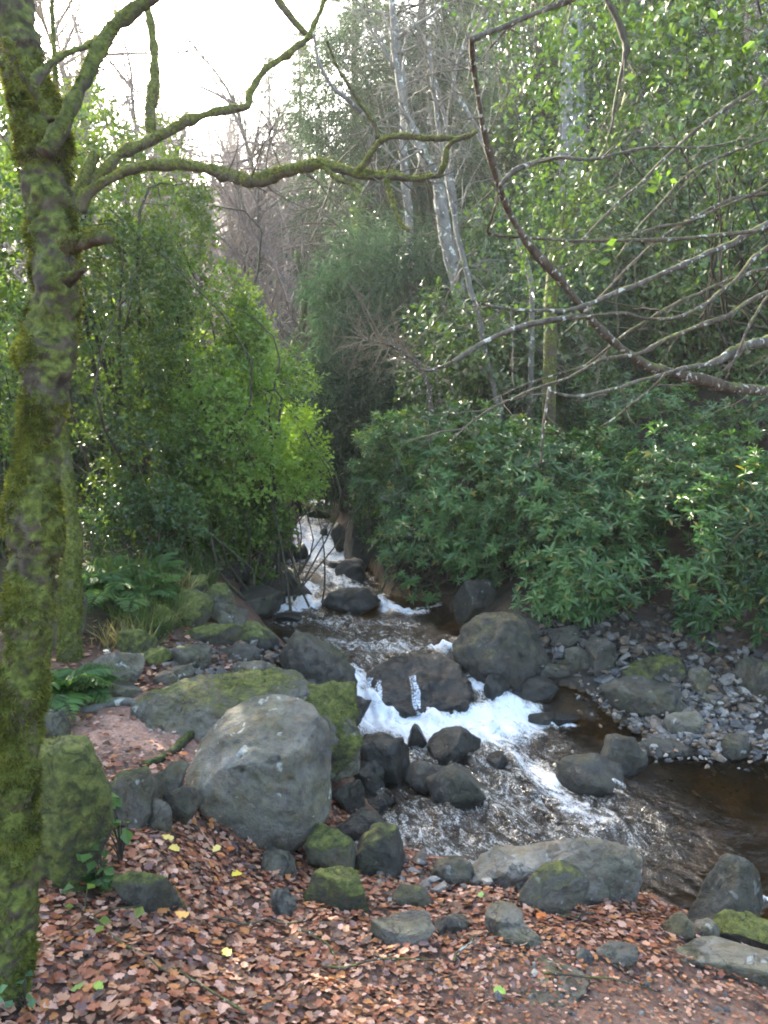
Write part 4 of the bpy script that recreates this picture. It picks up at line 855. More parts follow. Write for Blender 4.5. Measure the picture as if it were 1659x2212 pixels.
# --- leaf crowns
def crown_parts(ells, n, size, tm, pal, seed, per=9, inner=.25, up=.55, lump=.28, spread=1.0, center=None, droop=.1):
    """leaf sprays over the shells of some ellipsoids; returns leaf parts and the spray points"""
    r = np.random.default_rng(seed); K = max(4, n//per); w = np.array([e[1][0]*e[1][2] for e in ells]); idx = r.choice(len(ells), K, p=w/w.sum())
    Cc = np.array([e[0] for e in ells])[idx]; Rr = np.array([e[1] for e in ells])[idx]
    D = rdir(K, r); rad = 1 - np.abs(r.normal(size=K))*.16; ins = r.random(K) < inner; rad[ins] = r.uniform(.3, .85, ins.sum())
    rad *= 1 + lump*fbm(D*2.0 + seed, 3, seed)
    Q = Cc + D*Rr*rad[:, None]; O = nrm(D/Rr)
    ar = r.random(K); keep = fbm(Q*1.7/max(.6, Rr.mean()), 3, seed+9) > -.42; Q, O, Rr = Q[keep], O[keep], Rr[keep]; K = len(Q)
    tw = nrm(O*.8 + rdir(K, r)*.7 + np.array([0, 0, .1])); L = size*spread*r.uniform(1.6, 3.4, K)
    t = r.random((K, per)); side = rdir(K*per, r).reshape(K, per, 3)
    P = Q[:, None] + tw[:, None]*(t*L[:, None])[..., None] + side*(size*.35)
    A = nrm(tw[:, None]*.55 + side*.9 + np.array([0, 0, -droop])); N_ = nrm(O[:, None]*.5 + np.array([0, 0, up]) + rdir(K*per, r).reshape(K, per, 3)*.55)
    pal = np.array(pal); cl = np.clip(.5 + .35*fbm(Q*2.2, 2, seed+3) + r.normal(size=K)*.14, 0, .999); x = np.clip(cl[:, None] + r.normal(size=(K, per))*.16, 0, .999)*(len(pal)-1)
    i0 = np.floor(x).astype(int); fr = (x-i0)[..., None]; C = pal[i0]*(1-fr) + pal[np.minimum(i0+1, len(pal)-1)]*fr
    m = K*per
    return leaves(tm, P.reshape(m, 3), A.reshape(m, 3), N_.reshape(m, 3), size*r.uniform(.6, 1.25, m), C.reshape(m, 3)), Q
def stems_to(base, Q, n, r0, seed, jit=.25):
    r = np.random.default_rng(seed); out = []
    for k in range(n):
        q = Q[r.integers(len(Q))]; b = base + np.append(r.normal(size=2)*jit, 0); m = (b+q)/2 + r.normal(size=3)*.18*np.linalg.norm(q-b); m[2] += .1*np.linalg.norm(q-b)
        P = catmull([b, (b*.7+m*.3) + r.normal(size=3)*.05, m, q], 4); V, Fq = tube(P, np.linspace(r0*r.uniform(.5, 1.1), r0*.15, len(P)), 5); out.append((V, Fq, None))
    return out
def ell_px(box, y, dr=.8, k=1.0):
    u0, v0, u1, v1 = box; c = at((u0+u1)/2, (v0+v1)/2, y); return (c, np.array([(u1-u0)/2*y/F*k, (u1-u0)/2*y/F*dr, (v1-v0)/2*y/F*k]))
def ground_below(c, dy=0.0): return np.array([c[0], c[1]+dy, hz(c[0], c[1]+dy)-.05])
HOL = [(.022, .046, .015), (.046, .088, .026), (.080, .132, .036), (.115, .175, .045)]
HOL_LIT = [(.055, .10, .022), (.10, .175, .034), (.15, .24, .046), (.19, .29, .06)]  # lighter copy of the holly tones, sunlight put into the leaf colour
def shrub(name, label, cat, boxes, y, n, size, pal, seed, mat, tm=T_DIAMOND, group=None, stems=14, r0=.018, per=9, base=None, **kw):
    ells = [ell_px(b, y+dy) for b, dy in boxes]; c0 = np.mean([e[0] for e in ells], 0); b = ground_below(c0, .1) if base is None else np.array(base)
    t = thing(name, label, cat, b, 0, group); ells = [(e[0]-b, e[1]) for e in ells]
    lf, Q = crown_parts(ells, n, size, tm, pal, seed, per, **kw)
    part('foliage', [lf], mat, t, False, 'stuff'); part('stems', stems_to(np.zeros(3), Q, stems, r0, seed+1), M_BARKDARK, t, True)
    return t
# evergreen thicket on the left
shrub('holly_tree', 'tall glittering holly close behind the leaning mossy trunk, reaching up to the crooked limb', 'tree', [((150, 380, 420, 900), 0), ((240, 310, 470, 640), .8), ((110, 230, 300, 560), .3)], 8.2, 19000, .060, HOL[1:]+HOL_LIT[1:3], 201, M_HOLLY, stems=24, r0=.035)
shrub('holly_tree', 'sunlit holly in the middle of the left bank with yellow-green pointed top', 'tree', [((320, 600, 590, 960), 0), ((490, 650, 575, 790), 0)], 8.7, 15000, .055, HOL_LIT, 202, M_HOLLY, stems=20, r0=.03)
shrub('evergreen_bush', 'sunlit green bush leaning over the stream from the left bank', 'bush', [((340, 800, 650, 1170), 0), ((560, 880, 705, 1090), .6)], 8.3, 19000, .055, HOL_LIT[1:]+[(.23, .34, .08)], 203, M_SOFT, stems=22, r0=.02)  # leaf tones raised further to paint a sunlit mound
shrub('evergreen_bush', 'shaded dark bush beneath the holly on the fern bank', 'bush', [((165, 860, 430, 1170), 0), ((330, 900, 520, 1180), .3)], 7.8, 10000, .055, HOL[1:]+HOL_LIT[1:2], 204, M_HOLLY, stems=40, r0=.02)
shrub('evergreen_bush', 'green bush trailing to the water beside the long black rock', 'bush', [((400, 1010, 620, 1235), 0)], 8.6, 8000, .055, HOL_LIT[:3], 205, M_SOFT, stems=18)
shrub('holly_tree', 'pale lit holly just left of the gap above the stream', 'tree', [((545, 770, 680, 970), 0), ((480, 730, 610, 910), .3)], 10.8, 8000, .06, HOL_LIT, 206, M_HOLLY, stems=14)
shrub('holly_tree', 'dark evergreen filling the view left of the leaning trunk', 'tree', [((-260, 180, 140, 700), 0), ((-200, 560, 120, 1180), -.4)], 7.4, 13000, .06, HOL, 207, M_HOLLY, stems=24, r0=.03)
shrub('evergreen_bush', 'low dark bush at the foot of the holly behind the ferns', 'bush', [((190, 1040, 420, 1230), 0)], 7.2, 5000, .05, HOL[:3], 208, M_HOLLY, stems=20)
# tall evergreens added mostly out of view on the left slope to shade the clearing
for k, (x, y, h, rr, lab) in enumerate([(-6.0, 9.5, 7.0, 2.0, 'broad evergreen added for shade on the left slope behind the dark holly'), (-5.2, 6.0, 6.0, 1.7, 'evergreen added for shade beside the clearing on the left slope'), (-7.6, 8.0, 9.0, 2.2, 'evergreen with high crown added for shade on the left slope')]):
    g = hz(x, y); b = np.array([x, y, g-.1]); t = thing('holly_tree', lab, 'tree', b)  # added shade tree, mostly out of view
    lf, Q = crown_parts([(np.array([0, 0, h*.62]), np.array([rr, rr, h*.40])), (np.array([.3*rr, -.3*rr, h*.35]), np.array([rr*.9, rr*.9, h*.3]))], 10000, .13, T_DIAMOND, HOL, 220+k, 9)
    part('crown', [lf], M_HOLLY, t); V, Fq = tube(catmull([(0, 0, -.1), (.1, 0, h*.4), (0, .1, h*.95)], 6), np.linspace(.16, .03, 13), 10, .1, k); part('trunk', [(V, Fq, None)], M_BARK, t, True)

# rhododendrons on the right bank: whorls of long leaves on twig ends
RH = [(.018, .046, .016), (.038, .094, .028), (.068, .146, .042), (.105, .19, .058)]
def rhodo(label, boxes, y, nw, seed, size=.092, pal=RH, seen=60, jit=.2):
    nw = int(nw*1.7); ells = [ell_px(b, y+dy) for b, dy in boxes]; c0 = np.mean([e[0] for e in ells], 0); b = ground_below(c0, .35); r = np.random.default_rng(seed)
    t = thing('rhododendron', label, 'bush', b, 0, None)
    w = np.array([e[1][0]*e[1][2] for e in ells]); idx = r.choice(len(ells), nw, p=w/w.sum()); Cc = np.array([e[0] for e in ells])[idx]; Rr = np.array([e[1] for e in ells])[idx]
    D = nrm(r.normal(size=(nw, 3)) + np.array([0, -.35, .25])); rad = 1-np.abs(r.normal(size=nw))*.20; rad *= 1+.35*fbm(D*2.2+seed, 3, seed); Q = Cc + D*Rr*rad[:, None]
    kp = fbm(Q*2.6, 3, seed+2) > -.30; Q, D, Rr = Q[kp], D[kp], Rr[kp]; nw = len(Q)
    ax = nrm(D/Rr*.5*Rr.mean() + np.array([0, -.1, .75]) + rdir(nw, r)*.35); m = int(9)
    e1 = nrm(np.cross(ax, rdir(nw, r))); e2 = np.cross(ax, e1); ang = np.arange(m)*2*math.pi/m + r.uniform(0, 6, (nw, 1)) + r.normal(size=(nw, m))*.2
    pit = r.normal(.05, .28, (nw, m)) + np.where(np.arange(m) % 3 == 0, .45, 0)
    out = e1[:, None]*np.cos(ang)[..., None] + e2[:, None]*np.sin(ang)[..., None]; A = nrm(out*np.cos(pit)[..., None] + ax[:, None]*np.sin(pit)[..., None]); N_ = nrm(ax[:, None]*np.cos(pit)[..., None] - out*np.sin(pit)[..., None])
    pal = np.array(pal); x = np.clip(.45+.3*fbm(Q*2, 2, seed)[:, None] + r.normal(size=(nw, 1))*.2 + r.normal(size=(nw, m))*.1, 0, .999)*(len(pal)-1); i0 = np.floor(x).astype(int); f_ = (x-i0)[..., None]; C = pal[i0]*(1-f_)+pal[np.minimum(i0+1, 3)]*f_
    Sz = size*r.uniform(.55, 1.2, (nw, 1))*r.uniform(.7, 1.15, (nw, m)); C = np.where((r.random((nw, m)) < .03)[..., None], np.array([.20, .17, .035]), C); P = np.repeat((Q-b)[:, None], m, 1)
    uu, vv, dep = to_px(Q); near = np.argsort(dep + np.where((uu > 0) & (uu < 1659), 0, 50))[:seen]; mk = np.zeros(nw, bool); mk[near] = True
    fl = lambda a, k: a[k].reshape(-1, a.shape[-1])
    part('foliage', [leaves(T_LANCE, fl(P, ~mk), fl(A, ~mk), fl(N_, ~mk), Sz[~mk].ravel(), fl(C, ~mk))], M_RHODO, t, False, 'stuff')
    for k in near:
        lv = leaves(T_LANCE, P[k]-(Q[k]-b), A[k], N_[k], Sz[k], C[k]); o = part('leaf_whorl', [lv], M_RHODO, t); o.location = Q[k]-b
    sm = stems_to(np.zeros(3), Q-b, 34, .016, seed+5, jit); part('stems', sm, M_BARKDARK, t, True)
    return t
rhodo('rhododendron overhanging the upper cascade from the right bank', [((790, 1010, 1010, 1265), 0), ((760, 890, 1000, 1100), .6)], 9.4, 620, 301)
rhodo('rhododendron with yellowish shoot tips at the narrow head of the right bank', [((745, 880, 980, 1090), 0)], 11, 420, 302, pal=RH[1:]+[(.10, .16, .05)])
rhodo('large rhododendron filling the middle of the right bank', [((880, 890, 1200, 1230), 0), ((960, 1080, 1180, 1290), -.2)], 8.4, 760, 303)
rhodo('rhododendron drooping to the domed greenish brown rock', [((1130, 1080, 1420, 1360), 0), ((1160, 1200, 1290, 1385), -.1)], 6.9, 560, 304)
rhodo('rhododendron behind the drooping one, dark gaps between its branches', [((1040, 930, 1380, 1240), 0)], 7.8, 560, 305)
rhodo('pale tipped rhododendron crowning the bank above the gravel bar', [((1330, 930, 1680, 1290), 0)], 7.3, 640, 306)
rhodo('rhododendron hanging over the mossy dark rock of the gravel bar', [((1420, 1060, 1640, 1400), 0), ((1560, 1000, 1800, 1430), -.1)], 6.5, 560, 307)
rhodo('rhododendron at the back of the right bank below the mossy stump', [((1180, 830, 1560, 1080), 0)], 9.2, 560, 308)
rhodo('rhododendron at the far right above the brown boulder', [((1500, 830, 1860, 1130), 0)], 8.8, 520, 309)
rhodo('rhododendron spray leaning over the upper cascade just right of the white water', [((735, 960, 870, 1180), 0)], 10.6, 220, 311)
rhodo('rhododendron beyond the right end of the gravel bar', [((1720, 900, 2250, 1420), 0)], 6.6, 420, 312, seen=0)
rhodo('small rhododendron skirt over the shaded brown rock', [((830, 1120, 1010, 1285), 0)], 8.6, 260, 310)
HAZE = .0011
# ---------------------------------------------------------------- the wooded valley behind
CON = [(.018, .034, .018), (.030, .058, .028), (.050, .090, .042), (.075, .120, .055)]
def conifer_parts(h, rad, seed, nb=7, dz=.42, z0=.12, size=.22, droop=.35, dens=1.0):
    r = np.random.default_rng(seed); P, A, N_, Sz, C, br = [], [], [], [], [], []
    zs = np.arange(h*z0, h*.985, dz); pal = np.array(CON)
    for z in zs:
        f = 1-z/h; L0 = rad*(f**.75)*1.0 + .15
        for k in range(nb):
            if r.random() < .12: continue
            a = r.uniform(0, 6.283); L = L0*r.uniform(.65, 1.15); d = np.array([math.cos(a), math.sin(a), 0]); n = max(3, int(L/.28))
            s = np.linspace(0, 1, n+1); B = np.array([0, 0, z]) + d*L*s[:, None]; B[:, 2] += L*(.16*s - droop*s**2) + r.normal()*.05
            br.append((B, .012+.012*L))
            m = int(n*15*dens); t = r.uniform(.12, 1, m); q = np.array([0, 0, z]) + d*(L*t)[:, None]; q[:, 2] += L*(.16*t-droop*t**2)
            sd = np.array([-d[1], d[0], 0])*r.choice([-1, 1], m)[:, None]; sp = (1-t*.6)[:, None]*L*.22
            q = q + sd*sp*r.uniform(0, 1, (m, 1)) + np.array([0, 0, -.06])*r.random((m, 1))
            P.append(q); A.append(nrm(d*.55 + sd*.6 + np.array([0, 0, -.45]) + rdir(m, r)*.45)); N_.append(nrm(np.array([0, 0, 1.0]) + rdir(m, r)*.5))
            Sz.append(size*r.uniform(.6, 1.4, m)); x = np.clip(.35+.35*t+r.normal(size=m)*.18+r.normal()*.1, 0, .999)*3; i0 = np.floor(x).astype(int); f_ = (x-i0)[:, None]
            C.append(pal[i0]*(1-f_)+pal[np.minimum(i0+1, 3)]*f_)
    lf = leaves(T_NEEDLE, np.vstack(P), np.vstack(A), np.vstack(N_), np.concatenate(Sz), np.vstack(C))
    bp = [(*tube(B, np.linspace(rr, rr*.2, len(B)), 4), None) for B, rr in br]
    return lf, bp
protos = []
for k, (h, rad, dr) in enumerate([(15, 2.6, .30), (17, 3.0, .45), (13, 2.3, .38)]):
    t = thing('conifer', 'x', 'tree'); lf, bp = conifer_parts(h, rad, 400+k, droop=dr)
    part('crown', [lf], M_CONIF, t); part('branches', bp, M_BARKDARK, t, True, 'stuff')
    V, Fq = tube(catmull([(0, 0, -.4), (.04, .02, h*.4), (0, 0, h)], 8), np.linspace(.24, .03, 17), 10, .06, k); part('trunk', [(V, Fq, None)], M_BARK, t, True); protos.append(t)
def put(src, loc_, sc, rz, label, group=None, first={}):
    o = src if src.name not in first else copy_tree(src); first[src.name] = 1; o.location = loc_; o.scale = (sc, sc, sc) if isinstance(sc, float) else sc; o.rotation_euler = (0, 0, rz); o['label'] = label
    if group: o['group'] = group
    return o
r = np.random.default_rng(91)
CONS = [(770, 21, 1.05, 0, 'conifer beside the bright gap, its left boughs thin against the sky'), (905, 18, .95, 1, 'conifer right behind the pale leaning birch stems'), (1090, 22, 1.15, 1, 'tall conifer above the middle of the right bank'), (1235, 17, 1.0, 2, 'conifer behind the thick pale trunk on the right slope'), (1420, 20, 1.15, 0, 'conifer high behind the hanging evergreen leaves'),
        (1580, 16, 1.1, 1, 'conifer on the right slope beside the brown trunk'), (1760, 19, 1.2, 2, 'conifer at the right end of the slope'), (655, 34, .95, 0, 'far conifer standing just below the bright gap'), (990, 28, 1.2, 2, 'far conifer filling the gap between the nearer conifers'), (1330, 27, 1.3, 1, 'far tall conifer on the crest of the right slope'), (1520, 28, 1.3, 0, 'conifer at the back of the right slope'), (1160, 31, 1.35, 0, 'farthest conifer on the right slope'), (590, 46, .9, 2, 'small far conifer among the bare grey trees'), (1900, 24, 1.3, 0, 'conifer beyond the right edge of the slope'), (1080, 36, 1.5, 1, 'conifer of the back row right of the pale birches'), (1250, 38, 1.6, 2, 'tall conifer of the back row behind the thick grey trunk'), (1450, 36, 1.6, 1, 'tall conifer of the back row over the slim grey trunk'), (1620, 34, 1.5, 0, 'conifer of the back row near the brown trunk'), (950, 37, 1.4, 2, 'conifer of the back row behind the bent birch'), (840, 30, 1.2, 1, 'far conifer behind the mossy crooked limb')]
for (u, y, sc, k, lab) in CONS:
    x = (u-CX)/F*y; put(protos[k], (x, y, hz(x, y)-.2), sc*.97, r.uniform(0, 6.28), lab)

# feathery yews in the middle
def yew(label, boxes, y, n, seed, size=.20, pal=((.026, .054, .032), (.046, .090, .050), (.072, .13, .070), (.10, .165, .085))):
    return shrub('yew_tree', label, 'tree', boxes, y, int(n*1.5), size, list(pal), seed, M_CONIF, T_NEEDLE, None, 10, .04, 10, droop=.55, up=.7, spread=.8, lump=.35)
yew('feathery drooping evergreen in the middle of the valley right of the bare hillside', [((690, 490, 920, 900), 0), ((650, 600, 800, 1000), .5)], 14, 15000, 431, .2, ((.034, .062, .034), (.056, .100, .052), (.085, .142, .070), (.115, .18, .09)))
yew('feathery evergreen spreading behind the pale birch stems', [((830, 540, 1080, 930), 0)], 13, 12000, 432, .2, ((.034, .062, .034), (.056, .100, .052), (.085, .142, .070), (.115, .18, .09)))
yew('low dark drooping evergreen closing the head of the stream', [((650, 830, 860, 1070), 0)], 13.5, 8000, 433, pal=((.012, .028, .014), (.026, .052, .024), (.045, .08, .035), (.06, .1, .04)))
yew('soft green evergreen under the long bare limb', [((1000, 640, 1330, 960), 0)], 11.5, 12000, 434)

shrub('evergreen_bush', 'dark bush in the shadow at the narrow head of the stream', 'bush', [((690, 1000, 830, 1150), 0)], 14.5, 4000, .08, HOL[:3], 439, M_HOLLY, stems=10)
GRN = ((.040, .068, .034), (.062, .105, .046), (.09, .145, .062), (.12, .18, .08))
yew('pale soft green hemlock behind the fine dead twigs above the crooked limb', [((640, 30, 920, 420), 0), ((760, 180, 1010, 520), -.4)], 17.5, 15000, 435, .2, GRN)
yew('soft green hemlock filling the canopy right of the bent birch', [((930, -120, 1230, 330), 0), ((1000, 200, 1290, 560), .4)], 18.5, 16000, 436, .2, GRN)
yew('soft green hemlock between the grey trunks of the right slope', [((1240, -100, 1560, 360), 0), ((1300, 250, 1640, 640), -.5)], 18.5, 16000, 437, .2, GRN)
yew('soft green hemlock at the far right of the slope', [((1500, 0, 1800, 600), 0)], 17.5, 10000, 438, .2, GRN)
# evergreen tangle of the right slope, copies of three bushes
bush = []
for k in range(3):
    t = thing('evergreen_bush', 'dense evergreen bush in the green tangle high on the right bank', 'bush', (0, 0, 0), 0, 'bushes of the right slope')
    lf, Q = crown_parts([(np.array([0, 0, .8]), np.array([1, .9, .85])), (np.array([.5, .2, 1.3]), np.array([.6, .6, .6]))], 11000, .07, T_DIAMOND, HOL, 450+k, 9)
    part('foliage', [lf], M_RHODO, t, False, 'stuff'); part('stems', stems_to(np.zeros(3), Q, 9, .03, 460+k), M_BARKDARK, t, True); bush.append(t)
used_b = {}
for i in range(38):
    y = r.uniform(10.5, 21); u = r.uniform(1075, 1800); x = (u-CX)/F*y
    if wdist(x, y) < 1.2: continue
    s = r.uniform(.9, 1.6); put(bush[i % 3], (x, y, hz(x, y)-.1), (s, s, s*r.uniform(.9, 1.5)), r.uniform(0, 6.28), 'dense evergreen bush in the green tangle high on the right bank')
for i in range(9):
    y = r.uniform(11, 20); u = r.uniform(60, 300); x = (u-CX)/F*y; s = r.uniform(.9, 1.5)
    o = put(bush[i % 3], (x, y, hz(x, y)-.1), (s, s, s*1.2), r.uniform(0, 6.28), 'evergreen bush behind the holly thicket of the left bank'); o['group'] = 'bushes behind the holly thicket'

# trunks on the right slope
def stem(label, pts, y, mat, n=10, seed=1, moss=None, twn=0, tL=.8, name='tree', col=(.17, .16, .14), cat='tree', lump=.12, lean=0):
    P, R = pl(pts, y, y+lean); x0, y0 = P[0][:2]; g = hz(x0, y0)
    if P[0][2] > g: P = np.vstack([[x0, y0, g-.15], P]); R = np.concatenate([[R[0]*1.15], R])
    tb = P[0].copy(); t = thing(name, label, cat, tb); P = wob(P, .03, seed); V, Fq = tube(P, R, n, lump, seed); part('trunk', [(V-tb, Fq, None)], mat, t, True)
    if twn:
        tw, e = twigs_on(P, R, twn, tL, R.mean()*.35, seed+7, 3, .0, None, .3); part('twigs', [(v-tb, f, col) for v, f in tw], M_TWIG, t, True, 'stuff')
    return t
stem('slender upright birch with whitish bark, leftmost of the pale stems', [(894, 860, 11), (890, 700, 10), (885, 560, 10), (880, 420, 9), (874, 300, 9), (868, 180, 8), (850, 40, 7), (840, -120, 5)], 13.2, M_BARKPALE, 10, 31, twn=16, tL=1.2, name='birch_tree')
stem('bent birch with white flaking bark leaning left over the yews', [(1045, 860, 17), (1018, 740, 16), (1000, 680, 15), (975, 560, 15), (955, 460, 14), (942, 380, 14), (900, 300, 11), (872, 230, 10), (858, 150, 8), (845, 60, 6)], 12, M_BARKPALE, 12, 32, twn=16, tL=1.1, name='birch_tree')
stem('thin pale birch pole right beside the bent birch', [(990, 600, 5), (985, 500, 5), (980, 420, 5), (960, 280, 4), (935, 160, 4), (925, 90, 3)], 12.6, M_BARKPALE, 8, 33, twn=10, tL=.9, name='birch_tree')
stem('forked pale sapling with white twigs behind the crooked limb', [(1150, 620, 6), (1110, 480, 6), (1070, 360, 6), (1010, 240, 5), (985, 190, 4), (1000, 120, 3), (1020, 60, 2)], 9.5, M_BARKPALE, 8, 34, twn=34, tL=.9)
stem('dead grey sapling leaning left with a tangle of fine twigs', [(1080, 880, 7), (1050, 760, 6), (1010, 600, 6), (975, 440, 5), (950, 300, 5), (930, 180, 4), (922, 110, 2)], 9.8, M_BARKPALE, 8, 35, twn=40, tL=.9)
stem('dry brownish sapling with drooping twigs right of the yews', [(930, 880, 6), (912, 800, 5), (880, 765, 4), (820, 740, 3), (770, 735, 2)], 9.6, M_BARK, 7, 36, twn=40, tL=.7, col=(.16, .12, .085))
stem('mossy stump-like trunk standing in the rhododendrons', [(1200, 950, 24), (1196, 880, 22), (1192, 810, 18), (1190, 770, 12)], 10.6, M_BARKMOSS2, 12, 37)
stem('thick pale grey trunk of a tree on the right slope', [(1240, 760, 33), (1242, 600, 31), (1240, 450, 30), (1236, 300, 28), (1232, 100, 26), (1230, -150, 24)], 15, M_BARKPALE, 14, 38)
stem('brown trunk at the right end of the slope', [(1655, 800, 34), (1648, 600, 31), (1645, 400, 29), (1640, 150, 27), (1635, -150, 24)], 13.5, M_BARK, 14, 39)
stem('narrow pale trunk between the thick grey one and the brown one', [(1580, 640, 13), (1572, 500, 12), (1565, 330, 12), (1560, 100, 11), (1550, -120, 9)], 15.5, M_BARKPALE, 10, 40)
stem('slim grey trunk behind the thick pale grey trunk', [(1395, 700, 17), (1392, 500, 16), (1388, 300, 15), (1380, 50, 14), (1375, -150, 12)], 17, M_BARKPALE, 10, 41)
stem('dark reddish trunk close left of the thick grey trunk', [(1180, 720, 22), (1178, 500, 21), (1176, 300, 20), (1172, 60, 18), (1170, -150, 16)], 17.5, M_BARKDARK, 10, 42)
stem('mossy trunk leaning right out of the rhododendrons', [(1190, 720, 14), (1200, 570, 15), (1215, 490, 15), (1255, 420, 14), (1295, 360, 13), (1335, 270, 11), (1370, 160, 9), (1400, 20, 7)], 9, M_BARKMOSS2, 10, 43, twn=10, tL=.8, col=(.1, .09, .06))
ivt = stem('dark ivy-wrapped trunk behind the drooping mossy twig', [(815, 760, 20), (812, 560, 19), (808, 400, 18), (802, 330, 12), (800, 290, 5)], 16, M_BARKDARK, 10, 44)
iv, _ = crown_parts([(np.array(at(808, v, 16))-np.array(ivt.location), np.array([.32, .3, .8])) for v in (420, 520, 620)], 2600, .10, T_DIAMOND, HOL[:3], 445); part('ivy', [iv], M_HOLLY, ivt)
stem('brown leaning trunk at the foot of the bare hillside', [(640, 860, 12), (630, 780, 11), (650, 700, 9), (655, 620, 7), (640, 540, 4)], 15, M_BARKMOSS, 9, 45, twn=18, tL=1.0, col=(.14, .12, .09))
stem('twisted low trunk bending right at the foot of the bare hillside', [(600, 870, 12), (610, 800, 11), (650, 790, 9), (665, 760, 8), (690, 740, 5), (740, 735, 3)], 14.5, M_BARKMOSS, 9, 46, twn=18, tL=.8, col=(.14, .12, .09))

# bare winter trees of the far hillside
def bare(h, seed, col):
    rg = np.random.default_rng(seed); P = catmull([(0, 0, -.2), (rg.normal()*.2, 0, h*.35), (rg.normal()*.4, rg.normal()*.3, h*.7), (rg.normal()*.5, 0, h)], 6); R = np.linspace(.13, .02, len(P))
    tw = []; 
    for q in range(2):
        a, e = twigs_on(P, R, 17, h*.26, .04, seed+q*31, 3, -.05, None, .22, .62); tw += a
    t = thing('bare_tree', 'leafless grey-brown tree on the far hillside', 'tree', (0, 0, 0), 0, 'bare trees of the far hillside')
    V, Fq = tube(P, R, 7, .06, seed); part('trunk', [(V, Fq, None)], M_BARK, t, True); part('twigs', [(v, f, np.array(col)*rg.uniform(.8, 1.2)) for v, f in tw], M_TWIG, t, True, 'stuff'); return t
bt = [bare(7.5, 500+k, c) for k, c in enumerate([(.20, .155, .14), (.24, .20, .175), (.17, .13, .125), (.22, .17, .13)])]
for i in range(44):
    y = r.uniform(24, 60); u = r.uniform(330, 700); x = (u-CX)/F*y
    if i < 6: y = r.uniform(18, 24); u = r.uniform(560, 680); x = (u-CX)/F*y
    s = r.uniform(.75, 1.25)*(.7 if y < 25 else 1); put(bt[i % 4], (x, y, hz(x, y)-.1), s, r.uniform(0, 6.28), 'leafless grey-brown tree on the far hillside')
for i in range(18):                                       # pale crowns against the bright gap
    y = r.uniform(18, 34); u = r.uniform(-100, 600); x = (u-CX)/F*y; s = r.uniform(1.0, 1.5)
    o = put(bt[i % 4], (x, y, hz(x, y)-.1), s, r.uniform(0, 6.28), 'leafless tree thinly outlined against the bright gap in the canopy'); o['group'] = 'bare trees against the sky'

# hanging evergreen leaves at the upper right, close to the viewer
b = ground_below(at(1700, 1000, 6.8)); t = thing('holly_tree', 'holly with glossy leaves hanging into the upper right above the bare limbs', 'tree', b)
ells = [ell_px((1380, -260, 1800, 220), 5.2), ell_px((1250, -150, 1600, 260), 6.2), ell_px((1500, 60, 1850, 480), 5.8), ell_px((1130, 60, 1420, 430), 7.0), ell_px((1080, 330, 1320, 640), 7.6), ell_px((1420, 300, 1700, 620), 7.0), ell_px((1040, -100, 1300, 160), 7.2)]
lf, Q = crown_parts([(e[0]-b, e[1]) for e in ells], 13000, .062, T_DIAMOND, HOL, 471, 6, .5, .6, .5, 1.8); part('foliage', [lf], M_RHODO, t, False, 'stuff')
TPh = catmull([(0, 0, -.1), (.05, 0, 1.2), (-.05, .1, 3), (.1, 0, 5.5)], 6); V, Fq = tube(TPh, np.linspace(.11, .04, len(TPh)), 10, .1, 5); part('trunk', [(V, Fq, None)], M_BARK, t, True)
part('stems', stems_to(np.array([0, 0, 2.2]), Q, 26, .018, 473, .5), M_BARKDARK, t, True)
r2 = np.random.default_rng(55)
for (u, v, y, s) in [(1405, 410, 3.6, .09), (1310, 548, 3.7, .09), (1335, 300, 3.9, .07), (1270, 610, 3.8, .06), (1440, 380, 3.7, .06), (1620, 110, 3.4, .08), (1560, 40, 3.5, .08), (1640, 190, 3.5, .06)]:
    q = at(u, v, y)-b; o = part('leaf', [leaves(T_DIAMOND, np.zeros((4, 3))+r2.normal(size=(4, 3))*.02, rdir(4, r2), rdir(4, r2), np.full(4, s*.7), np.tile([.07, .12, .03], (4, 1)))], M_SOFT, t); o.location = q

# air
if HAZE:
    hb = mesh_np('haze', [(np.array([(x, y, z) for x in (-60, 62) for y in (-20, 95) for z in (-6, 62)], float), np.array([[0, 1, 3, 2], [4, 6, 7, 5], [0, 4, 5, 1], [2, 3, 7, 6], [0, 2, 6, 4], [1, 5, 7, 3]]), None)])
    hm = bpy.data.materials.new('haze'); hm.use_nodes = True; hn = hm.node_tree; [hn.nodes.remove(q) for q in list(hn.nodes) if q.type != 'OUTPUT_MATERIAL']
    pv = hn.nodes.new('ShaderNodeVolumePrincipled'); pv.inputs['Density'].default_value = HAZE; pv.inputs['Color'].default_value = (.95, .96, .98, 1); pv.inputs['Anisotropy'].default_value = .35
    hn.links.new(pv.outputs[0], [q for q in hn.nodes if q.type == 'OUTPUT_MATERIAL'][0].inputs['Volume']); link('haze', hb, hm, None, 'stuff')
